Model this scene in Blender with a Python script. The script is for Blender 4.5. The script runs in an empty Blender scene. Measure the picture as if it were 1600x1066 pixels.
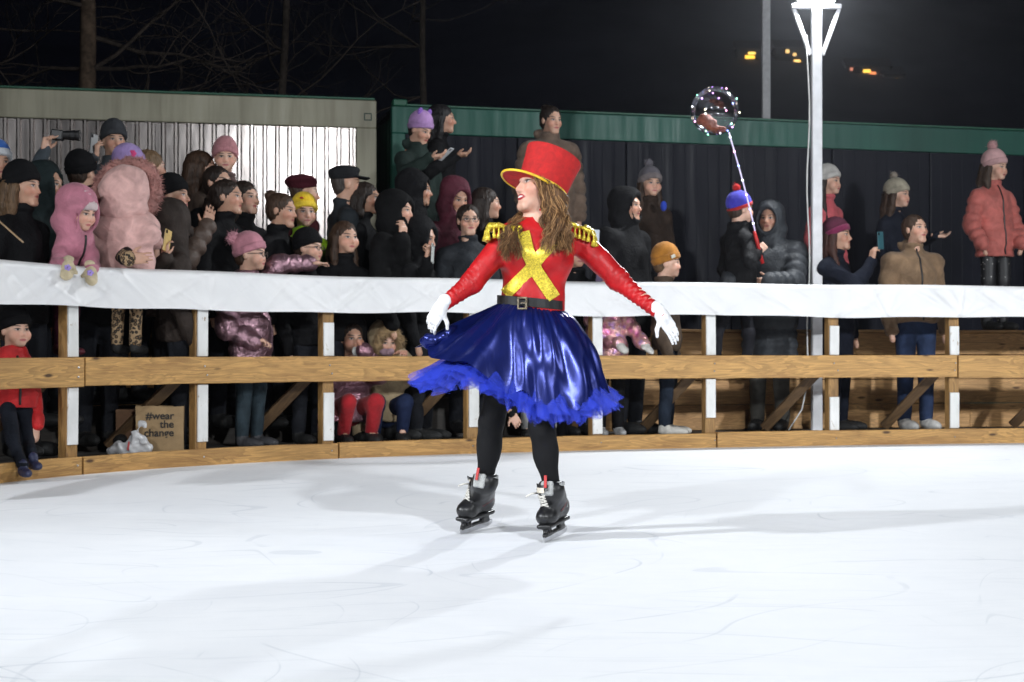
import bpy, math, random
import numpy as np
from mathutils import Vector, Matrix

random.seed(7)
RNG = np.random.default_rng(7)
S = bpy.context.scene
COL = S.collection

# ------------------------------------------------------------------ camera
FPX, HOR, CAMZ = 2400.0, 545.0, 0.8          # focal length in photo pixels, horizon row, eye height
cam_d = bpy.data.cameras.new('camera')
cam = bpy.data.objects.new('camera', cam_d)
COL.objects.link(cam)
cam.location = (0, 0, CAMZ)
cam.rotation_euler = (math.radians(90) + math.atan((HOR - 533) / FPX), 0, 0)
cam_d.sensor_width = 36
cam_d.lens = 36 * FPX / 1600
cam_d.clip_end = 2000
cam_d.dof.use_dof = True
cam_d.dof.focus_distance = 6.5
cam_d.dof.aperture_fstop = 6.3
S.camera = cam

# ------------------------------------------------------------------ night sky, exposure
world = bpy.data.worlds.new('World')
S.world = world
world.use_nodes = True
wn = world.node_tree
bg = wn.nodes['Background']
sky = wn.nodes.new('ShaderNodeTexSky')
sky.sky_type = 'NISHITA'
sky.sun_disc = False
sky.sun_elevation = math.radians(-5.5)
sky.sun_rotation = math.radians(200)
hsv = wn.nodes.new('ShaderNodeMix'); hsv.data_type = 'RGBA'
hsv.inputs[0].default_value = 0.8
wn.links.new(sky.outputs[0], hsv.inputs[6])
hsv.inputs[7].default_value = (0.030, 0.036, 0.068, 1)   # town glow on low cloud
wn.links.new(hsv.outputs[2], bg.inputs[0])
bg.inputs[1].default_value = 0.1
S.view_settings.view_transform = 'Standard'
S.view_settings.look = 'None'
S.view_settings.gamma = 1
S.view_settings.exposure = -0.1
S.cycles.max_bounces = 5
S.cycles.diffuse_bounces = 3
S.cycles.volume_bounces = 0
S.cycles.transparent_max_bounces = 16
S.cycles.sample_clamp_indirect = 6
S.cycles.caustics_reflective = False
S.cycles.caustics_refractive = False

def at(px, py, Y):
    "photo pixel at depth Y (metres from the camera) -> world point"
    return np.array([(px - 800) / FPX * Y, Y, CAMZ + (HOR - py) / FPX * Y])

def lin(h):
    h = h.lstrip('#')
    c = [int(h[i:i + 2], 16) / 255 for i in (0, 2, 4)]
    return tuple(x / 12.92 if x < 0.04045 else ((x + 0.055) / 1.055) ** 2.4 for x in c)

# ------------------------------------------------------------------ materials
MATS = {}
def nodes_of(name):
    m = bpy.data.materials.new(name)
    m.use_nodes = True
    nt = m.node_tree
    return m, nt, nt.nodes['Principled BSDF']

def nd(nt, typ, **kw):
    n = nt.nodes.new(typ)
    for k, v in kw.items():
        if k.startswith('in_'):
            n.inputs[int(k[3:])].default_value = v
        else:
            setattr(n, k, v)
    return n

def mth(nt, op, a, b=None, c=None, clamp=False):
    n = nt.nodes.new('ShaderNodeMath'); n.operation = op; n.use_clamp = clamp
    for i, v in enumerate((a, b, c)):
        if v is None: continue
        if isinstance(v, (int, float)): n.inputs[i].default_value = v
        else: nt.links.new(v, n.inputs[i])
    return n.outputs[0]

def mixc(nt, f, a, b, blend='MIX'):
    n = nt.nodes.new('ShaderNodeMix'); n.data_type = 'RGBA'; n.blend_type = blend
    for i, v in ((0, f), (6, a), (7, b)):
        if isinstance(v, (int, float)): n.inputs[i].default_value = v
        elif isinstance(v, tuple): n.inputs[i].default_value = (*v[:3], 1)
        else: nt.links.new(v, n.inputs[i])
    return n.outputs[2]

def ramp(nt, f, stops):
    n = nt.nodes.new('ShaderNodeValToRGB')
    e = n.color_ramp.elements
    while len(e) < len(stops): e.new(0.5)
    for el, (p, c) in zip(e, stops):
        el.position = p
        el.color = (*(c if isinstance(c, tuple) else (c, c, c)), 1)
    nt.links.new(f, n.inputs[0])
    return n.outputs[0]

def noise(nt, vec, scale, detail=3, rough=0.5, dist=0.0):
    n = nd(nt, 'ShaderNodeTexNoise')
    n.inputs['Scale'].default_value = scale; n.inputs['Detail'].default_value = detail
    n.inputs['Roughness'].default_value = rough; n.inputs['Distortion'].default_value = dist
    if vec is not None: nt.links.new(vec, n.inputs['Vector'])
    return n.outputs[0]

def mapping(nt, vec, scale=(1, 1, 1), loc=(0, 0, 0), rot=(0, 0, 0)):
    n = nd(nt, 'ShaderNodeMapping')
    n.inputs['Scale'].default_value = scale; n.inputs['Location'].default_value = loc; n.inputs['Rotation'].default_value = rot
    nt.links.new(vec, n.inputs[0])
    return n.outputs[0]

def bump(nt, b, h, strength=0.3, dist=0.01, normal=None):
    n = nd(nt, 'ShaderNodeBump'); n.inputs['Strength'].default_value = strength; n.inputs['Distance'].default_value = dist
    nt.links.new(h, n.inputs['Height'])
    if normal is not None: nt.links.new(normal, n.inputs['Normal'])
    if b is not None: nt.links.new(n.outputs[0], b.inputs['Normal'])
    return n.outputs[0]

def fabric(col, rough=0.8, kind='cloth', metal=0.0):
    key = ('fab', tuple(round(c, 4) for c in col), rough, kind, metal)
    if key in MATS: return MATS[key]
    m, nt, b = nodes_of('fabric_' + kind)
    tc = nd(nt, 'ShaderNodeTexCoord').outputs['Object']
    n1 = noise(nt, tc, 9, 3, 0.55, 0.6)
    n2 = noise(nt, tc, 160, 2)
    c2 = tuple(min(1, c * 1.25 + 0.002) for c in col); c1 = tuple(c * 0.72 for c in col)
    cc = ramp(nt, n1, [(0.3, c1), (0.7, c2)])
    if kind == 'knit':
        w = nd(nt, 'ShaderNodeTexWave'); w.inputs['Scale'].default_value = 45; w.inputs['Distortion'].default_value = 1.5
        nt.links.new(tc, w.inputs[0])
        h = mth(nt, 'ADD', mth(nt, 'MULTIPLY', w.outputs['Fac'], 0.5), n2)
        bump(nt, b, h, 0.5, 0.006)
    elif kind == 'foil':
        n3 = noise(nt, tc, 22, 3, 0.6, 1.2)
        bump(nt, b, n3, 0.7, 0.02)
    elif kind == 'holo':
        n3 = noise(nt, tc, 22, 3, 0.6, 1.2)
        bump(nt, b, n3, 0.7, 0.02)
        cc = ramp(nt, noise(nt, tc, 14, 2), [(0.3, (0.75, 0.22, 0.45)), (0.5, (0.85, 0.5, 0.42)), (0.7, (0.62, 0.35, 0.75))])
    elif kind == 'fur':
        bump(nt, b, noise(nt, tc, 70, 4, 0.7), 0.9, 0.012)
    else:
        h = mth(nt, 'ADD', mth(nt, 'MULTIPLY', n1, 1.0), mth(nt, 'MULTIPLY', n2, 0.06))
        n4 = noise(nt, tc, 17, 3, 0.6, 1.6)
        h = mth(nt, 'ADD', h, mth(nt, 'MULTIPLY', mth(nt, 'ABSOLUTE', mth(nt, 'SUBTRACT', n4, 0.5)), 1.3))
        bump(nt, b, h, 0.38, 0.03)
    nt.links.new(cc, b.inputs['Base Color'])
    b.inputs['Roughness'].default_value = rough
    b.inputs['Metallic'].default_value = metal
    lum = sum(col) / 3
    b.inputs['Specular IOR Level'].default_value = 0.15 if lum < .03 else 0.35
    if kind in ('cloth', 'knit', 'fur') and lum > .06:
        b.inputs['Sheen Weight'].default_value = 0.12
        b.inputs['Sheen Roughness'].default_value = 0.5
    MATS[key] = m
    return m

def plain(name, col, rough=0.5, metal=0.0, emit=None, es=0.0, nscale=20, var=0.15):
    key = ('plain', name)
    if key in MATS: return MATS[key]
    m, nt, b = nodes_of(name)
    tc = nd(nt, 'ShaderNodeTexCoord').outputs['Object']
    n1 = noise(nt, tc, nscale, 4)
    nt.links.new(ramp(nt, n1, [(0.3, tuple(c * (1 - var) for c in col)), (0.7, tuple(min(1, c * (1 + var)) for c in col))]), b.inputs['Base Color'])
    b.inputs['Roughness'].default_value = rough; b.inputs['Metallic'].default_value = metal
    if emit:
        b.inputs['Emission Color'].default_value = (*emit, 1); b.inputs['Emission Strength'].default_value = es
    MATS[key] = m
    return m

def hair_mat(col):
    key = ('hair', tuple(round(c, 4) for c in col))
    if key in MATS: return MATS[key]
    m, nt, b = nodes_of('hair')
    tc = nd(nt, 'ShaderNodeTexCoord').outputs['Object']
    n1 = noise(nt, mapping(nt, tc, (60, 60, 6)), 1.5, 3, 0.6, 0.4)
    nt.links.new(ramp(nt, n1, [(0.3, tuple(c * 0.45 for c in col)), (0.75, tuple(min(1, c * 1.7) for c in col))]), b.inputs['Base Color'])
    b.inputs['Roughness'].default_value = 0.55
    b.inputs['Specular IOR Level'].default_value = 0.3
    bump(nt, b, n1, 0.5, 0.01)
    MATS[key] = m
    return m

def skin_mat(skin=(0.50, 0.29, 0.21), lips=(0.42, 0.11, 0.10), brow=(0.03, 0.018, 0.012), teeth=False, makeup=0.0):
    key = ('skin', skin, lips, brow, teeth)
    if key in MATS: return MATS[key]
    m, nt, b = nodes_of('skin')
    a = nd(nt, 'ShaderNodeAttribute', attribute_name='hp')
    sp = nd(nt, 'ShaderNodeSeparateXYZ'); nt.links.new(a.outputs['Vector'], sp.inputs[0])
    X, Y, Z = sp.outputs
    AX = mth(nt, 'ABSOLUTE', X)
    front = mth(nt, 'LESS_THAN', Y, -0.045)
    def ell(x, cx, cz, rx, rz, soft=0.35, slope=0.0):
        dx = mth(nt, 'DIVIDE', mth(nt, 'SUBTRACT', x, cx), rx)
        zz = Z if slope == 0 else mth(nt, 'SUBTRACT', Z, mth(nt, 'MULTIPLY', mth(nt, 'SUBTRACT', x, cx), slope))
        dz = mth(nt, 'DIVIDE', mth(nt, 'SUBTRACT', zz, cz), rz)
        r2 = mth(nt, 'ADD', mth(nt, 'MULTIPLY', dx, dx), mth(nt, 'MULTIPLY', dz, dz))
        mr = nd(nt, 'ShaderNodeMapRange'); mr.inputs[1].default_value = 1 + soft; mr.inputs[2].default_value = 1 - soft
        nt.links.new(r2, mr.inputs[0])
        return mth(nt, 'MULTIPLY', mr.outputs[0], front)
    geo = nd(nt, 'ShaderNodeTexCoord').outputs['Object']
    n1 = noise(nt, geo, 30, 3)
    c = ramp(nt, n1, [(0.3, tuple(x * 0.93 for x in skin)), (0.7, tuple(min(1, x * 1.07) for x in skin))])
    blush = (min(1, skin[0] * 1.04), skin[1] * 0.72, skin[2] * 0.68)
    c = mixc(nt, mth(nt, 'MULTIPLY', ell(AX, 0.043, -0.03, 0.03, 0.026, 0.9), 0.6), c, blush)
    c = mixc(nt, mth(nt, 'MULTIPLY', ell(AX, 0.0, -0.032, 0.014, 0.014, 0.9), 0.4), c, blush)
    c = mixc(nt, mth(nt, 'MULTIPLY', ell(AX, 0.032, 0.004, 0.021, 0.013, 0.6), 0.45 + makeup), c, tuple(x * 0.45 for x in skin))
    c = mixc(nt, mth(nt, 'MULTIPLY', ell(AX, 0.034, 0.027, 0.022, 0.0048, 0.4, 0.12), 0.85), c, brow)
    c = mixc(nt, ell(AX, 0.032, 0.003, 0.0140, 0.0055, 0.25), c, (0.40, 0.36, 0.34))
    c = mixc(nt, ell(AX, 0.031, 0.0035, 0.0072, 0.0066, 0.2), c, (0.018, 0.012, 0.009))
    c = mixc(nt, ell(AX, 0.032, 0.0095, 0.0165, 0.0030, 0.5), c, (0.015, 0.010, 0.009))
    if teeth:
        c = mixc(nt, ell(AX, 0.0, -0.0615, 0.029, 0.0125, 0.15, 0.0), c, lips)
        c = mixc(nt, ell(AX, 0.0, -0.0600, 0.020, 0.0042, 0.2, 0.0), c, (0.78, 0.74, 0.68))
    else:
        c = mixc(nt, ell(AX, 0.0, -0.062, 0.024, 0.0085, 0.5), c, lips)
        c = mixc(nt, mth(nt, 'MULTIPLY', ell(AX, 0.0, -0.0615, 0.021, 0.0018, 0.6), 0.7), c, (0.08, 0.02, 0.02))
    nt.links.new(c, b.inputs['Base Color'])
    b.inputs['Roughness'].default_value = 0.5
    b.inputs['Subsurface Weight'].default_value = 0.12
    b.inputs['Subsurface Radius'].default_value = (0.02, 0.008, 0.004)
    MATS[key] = m
    return m

# ------------------------------------------------------------------ object helpers
def tag(o, label=None, cat=None, group=None, kind=None):
    if label: o['label'] = label
    if cat: o['category'] = cat
    if group: o['group'] = group
    if kind: o['kind'] = kind
    return o

def thing(name, loc, label, cat, group=None):
    o = bpy.data.objects.new(name, None)
    o.empty_display_size = 0.1
    COL.objects.link(o)
    o.location = loc
    return tag(o, label, cat, group)

def mesh_data(name, V, F, smooth=True):
    """V (n,3); F (m,4) or (m,3) array or a list of faces"""
    me = bpy.data.meshes.new(name)
    V = np.asarray(V, dtype=np.float32)
    if isinstance(F, np.ndarray):
        n = F.shape[1]
        me.vertices.add(len(V)); me.vertices.foreach_set('co', V.ravel())
        me.loops.add(F.size); me.loops.foreach_set('vertex_index', F.astype(np.int32).ravel())
        me.polygons.add(len(F)); me.polygons.foreach_set('loop_start', np.arange(0, F.size, n, dtype=np.int32))
        me.update(calc_edges=True)
        me.validate()
    else:
        me.from_pydata(V.tolist(), [], [tuple(f) for f in F]); me.update()
    if smooth:
        me.polygons.foreach_set('use_smooth', np.ones(len(me.polygons), dtype=bool))
    return me

def obj(name, me, mat, parent=None, loc=(0, 0, 0)):
    if mat is not None:
        for m in (mat if isinstance(mat, (list, tuple)) else [mat]): me.materials.append(m)
    o = bpy.data.objects.new(name, me)
    COL.objects.link(o)
    o.location = loc
    if parent is not None: o.parent = parent
    return o

class MB:
    "collects boxes, tubes, lofts into one mesh"
    def __init__(s): s.v = []; s.f = []
    def add(s, V, F):
        k = len(s.v); s.v += [tuple(map(float, p)) for p in V]; s.f += [tuple(int(i) + k for i in f) for f in F]; return s
    def box(s, c, half, R=None, bev=0.0):
        c = np.asarray(c, float); h = np.asarray(half, float)
        R = np.eye(3) if R is None else np.asarray(R, float)
        if bev <= 0:
            V = [c + R @ (h * np.array(q)) for q in ((-1,-1,-1),(1,-1,-1),(1,1,-1),(-1,1,-1),(-1,-1,1),(1,-1,1),(1,1,1),(-1,1,1))]
            F = [(0,3,2,1),(4,5,6,7),(0,1,5,4),(1,2,6,5),(2,3,7,6),(3,0,4,7)]
            return s.add(V, F)
        # chamfered box: 24 vertices
        V = []; ix = {}
        for sx in (-1, 1):
            for sy in (-1, 1):
                for sz in (-1, 1):
                    for ax in range(3):
                        q = np.array([sx, sy, sz], float) * (h - bev); q[ax] = (sx, sy, sz)[ax] * h[ax]
                        ix[(sx, sy, sz, ax)] = len(V); V.append(c + R @ q)
        F = []
        for ax in range(3):
            a, b = (ax + 1) % 3, (ax + 2) % 3
            for sg in (-1, 1):
                f = []
                for u, w in ((-1,-1),(1,-1),(1,1),(-1,1)):
                    q = [0,0,0]; q[ax] = sg; q[a] = u; q[b] = w; f.append(ix[(*q, ax)])
                F.append(f if sg > 0 else f[::-1])
        for ax in range(3):
            a, b = (ax + 1) % 3, (ax + 2) % 3
            for u in (-1, 1):
                for w in (-1, 1):
                    q0 = [0,0,0]; q1 = [0,0,0]; q0[ax] = -1; q1[ax] = 1
                    q0[a] = q1[a] = u; q0[b] = q1[b] = w
                    f = [ix[(*q0, a)], ix[(*q1, a)], ix[(*q1, b)], ix[(*q0, b)]]
                    F.append(f if u * w < 0 else f[::-1])
        for sx in (-1, 1):
            for sy in (-1, 1):
                for sz in (-1, 1):
                    f = [ix[(sx, sy, sz, i)] for i in range(3)]
                    F.append(f if sx * sy * sz > 0 else f[::-1])
        return s.add(V, F)
    def tube(s, pts, rad, n=8, cap=True, flat=1.0):
        pts = np.asarray(pts, float); m = len(pts)
        rad = np.full(m, rad) if np.isscalar(rad) else np.asarray(rad, float)
        T = np.gradient(pts, axis=0); T /= np.linalg.norm(T, axis=1)[:, None] + 1e-9
        up = np.array([0, 0, 1.0]) if abs(T[0, 2]) < 0.9 else np.array([1.0, 0, 0])
        V = []; N = np.cross(T[0], up); N /= np.linalg.norm(N)
        for i in range(m):
            N = N - T[i] * (N @ T[i]); N /= np.linalg.norm(N) + 1e-9
            Bn = np.cross(T[i], N)
            for k in range(n):
                a = 2 * math.pi * k / n
                V.append(pts[i] + rad[i] * (math.cos(a) * N + flat * math.sin(a) * Bn))
        F = [(i*n+k, i*n+(k+1) % n, (i+1)*n+(k+1) % n, (i+1)*n+k) for i in range(m-1) for k in range(n)]
        if cap: F += [tuple(range(n))[::-1], tuple((m-1)*n+k for k in range(n))]
        return s.add(V, F)
    def sphere(s, c, r, n=8, m=6):
        r = np.array([r, r, r]) if np.isscalar(r) else np.asarray(r)
        V = [np.asarray(c) + r * np.array([0, 0, 1])]
        for i in range(1, m):
            for k in range(n):
                t = math.pi * i / m; p = 2 * math.pi * k / n
                V.append(np.asarray(c) + r * np.array([math.sin(t)*math.cos(p), math.sin(t)*math.sin(p), math.cos(t)]))
        V.append(np.asarray(c) - r * np.array([0, 0, 1]))
        F = [(0, 1+k, 1+(k+1) % n) for k in range(n)]
        for i in range(m-2):
            F += [(1+i*n+k, 1+(i+1)*n+k, 1+(i+1)*n+(k+1) % n, 1+i*n+(k+1) % n) for k in range(n)]
        L = len(V)-1; b = 1+(m-2)*n
        F += [(b+k, L, b+(k+1) % n) for k in range(n)]
        return s.add(V, F)
    def grid(s, P, close_u=False):
        "P (nu,nv,3)"
        nu, nv = P.shape[:2]
        F = [(i*nv+j, ((i+1) % nu)*nv+j, ((i+1) % nu)*nv+j+1, i*nv+j+1) for i in range(nu if close_u else nu-1) for j in range(nv-1)]
        return s.add(P.reshape(-1, 3), F)
    def build(s, name, mat, parent=None, loc=(0, 0, 0), smooth=False, rel=None):
        V = np.asarray(s.v, float)
        if rel is not None: V = V - np.asarray(rel)
        return obj(name, mesh_data(name, V, s.f, smooth), mat, parent, loc)

def rotm(yaw=0, pitch=0, roll=0):
    "degrees; face looks along -y; pitch > 0 looks up, roll > 0 leans to local +x"
    y, p, r = (math.radians(v) for v in (yaw, -pitch, roll))
    Rz = np.array([[math.cos(y), -math.sin(y), 0], [math.sin(y), math.cos(y), 0], [0, 0, 1]])
    Rx = np.array([[1, 0, 0], [0, math.cos(p), -math.sin(p)], [0, math.sin(p), math.cos(p)]])
    Ry = np.array([[math.cos(r), 0, math.sin(r)], [0, 1, 0], [-math.sin(r), 0, math.cos(r)]])
    return Rz @ Rx @ Ry

# ------------------------------------------------------------------ implicit surfaces -> one continuous mesh
class SDF:
    def __init__(s, seed=1): s.p = []; s.mods = []; s.rs = np.random.default_rng(seed)
    def cap(s, a, b, ra, rb=None, k=0.02, op='u', baf=0, bl=0.09):
        a = np.asarray(a, float); b = np.asarray(b, float); rb = ra if rb is None else rb
        r = max(ra, rb) + baf
        def f(P):
            ab = b - a; L2 = ab @ ab + 1e-12
            t = np.clip(((P - a) @ ab) / L2, 0, 1)
            d = np.linalg.norm(P - a - t[..., None] * ab, axis=-1) - (ra + (rb - ra) * t)
            if baf: d = d - baf * np.abs(np.sin(t * math.sqrt(L2) / bl * math.pi))
            return d
        s.p.append((f, np.minimum(a, b) - r, np.maximum(a, b) + r, k, op)); return s
    def ell(s, c, r, R=None, k=0.02, op='u'):
        c = np.asarray(c, float); r = np.asarray(r, float)
        def f(P):
            q = P - c
            if R is not None: q = q @ R
            k0 = np.linalg.norm(q / r, axis=-1); k1 = np.linalg.norm(q / (r * r), axis=-1)
            return k0 * (k0 - 1) / (k1 + 1e-9)
        m = r.max()
        s.p.append((f, c - m, c + m, k, op)); return s
    def ecap(s, a, b, ra, rb, R, flat=0.7, k=0.03, op='u', baf=0, bl=0.09):
        "capsule flattened along local y of R"
        a = np.asarray(a, float); b = np.asarray(b, float)
        def f(P):
            ab = b - a; L2 = ab @ ab + 1e-12
            t = np.clip(((P - a) @ ab) / L2, 0, 1)
            q = (P - a - t[..., None] * ab) @ R
            q = q * np.array([1, 1 / flat, 1])
            d = np.linalg.norm(q, axis=-1) - (ra + (rb - ra) * t)
            if baf: d = d - baf * np.abs(np.sin(t * math.sqrt(L2) / bl * math.pi))
            return d * 0.85
        r = max(ra, rb) + baf
        s.p.append((f, np.minimum(a, b) - r, np.maximum(a, b) + r, k, op)); return s
    def box(s, c, half, R=None, rad=0.005, k=0.01, op='u'):
        c = np.asarray(c, float); half = np.asarray(half, float)
        def f(P):
            q = P - c
            if R is not None: q = q @ R
            q = np.abs(q) - (half - rad)
            return np.linalg.norm(np.maximum(q, 0), axis=-1) + np.minimum(q.max(axis=-1), 0) - rad
        m = np.linalg.norm(half)
        s.p.append((f, c - m, c + m, k, op)); return s
    def torus(s, c, R, r0, r1, sq=1.0, k=0.01):
        "ring in local xy plane of R, radius r0, tube r1, y squashed by sq"
        c = np.asarray(c, float)
        def f(P):
            q = (P - c) @ R
            e = np.sqrt(q[..., 0] ** 2 + (q[..., 1] / sq) ** 2) - r0
            return np.sqrt(e * e + q[..., 2] ** 2) - r1
        m = r0 * max(1, sq) + r1
        s.p.append((f, c - m, c + m, k, 'u')); return s
    def fn(s, f, lo, hi, k=0.01, op='u'):
        s.p.append((f, np.asarray(lo, float), np.asarray(hi, float), k, op)); return s
    def mod(s, f): s.mods.append(f); return s
    def wrinkle(s, amp=0.004, freq=22, n=5):
        for _ in range(n):
            d = s.rs.normal(size=3); d /= np.linalg.norm(d); d *= freq * s.rs.uniform(0.6, 1.6); ph = s.rs.uniform(0, 6.28)
            d2 = s.rs.normal(size=3) * freq * 0.4
            s.mods.append(lambda P, d=d, ph=ph, d2=d2: amp * (1.6 * np.abs(np.sin(.5 * (P @ d) + ph + .9 * np.sin(P @ d2))) - 1))
        return s
    @staticmethod
    def comb(d, v, k, op):
        if op == 'u':
            h = np.clip(0.5 + 0.5 * (v - d) / k, 0, 1); return v + (d - v) * h - k * h * (1 - h)
        if op == 's': v = -v
        h = np.clip(0.5 - 0.5 * (v - d) / k, 0, 1); return v + (d - v) * h + k * h * (1 - h)
    def eval(s, P):
        d = np.full(P.shape[:-1], 9.0)
        for f, lo, hi, k, op in s.p:
            d = s.comb(d, f(P), k, op)
        for f in s.mods: d = d + f(P)
        return d
    def mesh(s, h=0.012, fine=(), hf=0.007):
        us = [p for p in s.p if p[4] == 'u']
        lo = np.min([p[1] for p in us], axis=0) - 3 * h; hi = np.max([p[2] for p in us], axis=0) + 3 * h
        ax = []
        for i in range(3):
            iv = sorted((max(lo[i], f[0][i]), min(hi[i], f[1][i])) for f in fine)
            x = lo[i]; xs = [x]
            while x < hi[i]:
                st = hf if any(a - 1e-6 <= x < b for a, b in iv) else h
                x += st; xs.append(x)
            ax.append(np.array(xs))
        D = np.full([len(a) for a in ax], 9.0)
        for f, l, u, k, op in s.p:
            if op == 'i':
                sl = [slice(0, len(a)) for a in ax]
            else:
                m = min(k, 0.03) + 3 * h
                sl = [slice(max(0, np.searchsorted(a, l[i] - m)), np.searchsorted(a, u[i] + m)) for i, a in enumerate(ax)]
            if any(q.stop <= q.start for q in sl): continue
            P = np.stack(np.meshgrid(*[a[q] for a, q in zip(ax, sl)], indexing='ij'), axis=-1)
            D[tuple(sl)] = s.comb(D[tuple(sl)], f(P), k, op)
        if s.mods:
            near = np.abs(D) < 0.12
            P = np.stack(np.meshgrid(*ax, indexing='ij'), axis=-1)[near]
            e = 0
            for f in s.mods: e = e + f(P)
            D[near] += e
        return nets(D, ax)

def nets(D, ax):
    D = np.where(np.abs(D) < 1e-9, 1e-9, D)
    n = np.array(D.shape) - 1
    ins = D < 0
    cnt = np.zeros(n, dtype=np.int8)
    offs = [(i, j, k) for i in (0, 1) for j in (0, 1) for k in (0, 1)]
    for o in offs: cnt += ins[o[0]:o[0]+n[0], o[1]:o[1]+n[1], o[2]:o[2]+n[2]]
    act = (cnt > 0) & (cnt < 8)
    I = np.argwhere(act)
    idx = np.full(n, -1, dtype=np.int64); idx[act] = np.arange(len(I))
    val = {o: D[I[:, 0]+o[0], I[:, 1]+o[1], I[:, 2]+o[2]] for o in offs}
    acc = np.zeros((len(I), 3)); num = np.zeros(len(I))
    for a in offs:
        for axi in range(3):
            if a[axi]: continue
            b = list(a); b[axi] = 1; b = tuple(b)
            cr = (val[a] < 0) != (val[b] < 0)
            t = np.where(cr, val[a] / np.where(cr, val[a] - val[b], 1), 0)
            p = np.repeat(np.array(a, float)[None], len(I), 0); p[:, axi] = t
            acc += np.where(cr[:, None], p, 0); num += cr
    loc = acc / num[:, None]
    V = np.empty((len(I), 3))
    for i in range(3):
        c0 = ax[i][I[:, i]]; c1 = ax[i][I[:, i] + 1]
        V[:, i] = c0 + loc[:, i] * (c1 - c0)
    Fs = []
    for axi in range(3):
        b, c = (axi + 1) % 3, (axi + 2) % 3
        s0 = [slice(1, -1)] * 3; s1 = [slice(1, -1)] * 3
        s0[axi] = slice(0, -1); s1[axi] = slice(1, None)
        A = ins[tuple(s0)]; Bq = ins[tuple(s1)]
        for sgn, msk in ((1, A & ~Bq), (-1, ~A & Bq)):
            E = np.argwhere(msk)
            if not len(E): continue
            base = E.copy(); base[:, b] += 1; base[:, c] += 1     # grid index of the edge start
            q = []
            for db, dc in ((-1, -1), (0, -1), (0, 0), (-1, 0)):
                g = base.copy(); g[:, b] += db; g[:, c] += dc
                q.append(idx[g[:, 0], g[:, 1], g[:, 2]])
            q = np.stack(q, 1)
            Fs.append(q if sgn > 0 else q[:, ::-1])
    F = np.concatenate(Fs)
    F = F[(F >= 0).all(1)]
    return V, F

def sdf_obj(sd, name, mat, parent, h=0.012, fine=(), hf=0.007, rel=(0, 0, 0), relax=1):
    V, F = sd.mesh(h, fine, hf)
    if relax: V = relax_mesh(V, F, relax)
    return obj(name, mesh_data(name, V - np.asarray(rel), F), mat, parent)

def relax_mesh(V, F, it=1, lam=0.4):
    E = np.concatenate([F[:, [0, 1]], F[:, [1, 2]], F[:, [2, 3]], F[:, [3, 0]]])
    for _ in range(it):
        A = np.zeros_like(V); n = np.zeros(len(V))
        for j in range(3):
            A[:, j] = np.bincount(E[:, 0], V[E[:, 1], j], len(V)) + np.bincount(E[:, 1], V[E[:, 0], j], len(V))
        n = np.bincount(E[:, 0], minlength=len(V)) + np.bincount(E[:, 1], minlength=len(V))
        V = V + lam * (A / np.maximum(n, 1)[:, None] - V)
    return V
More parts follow.
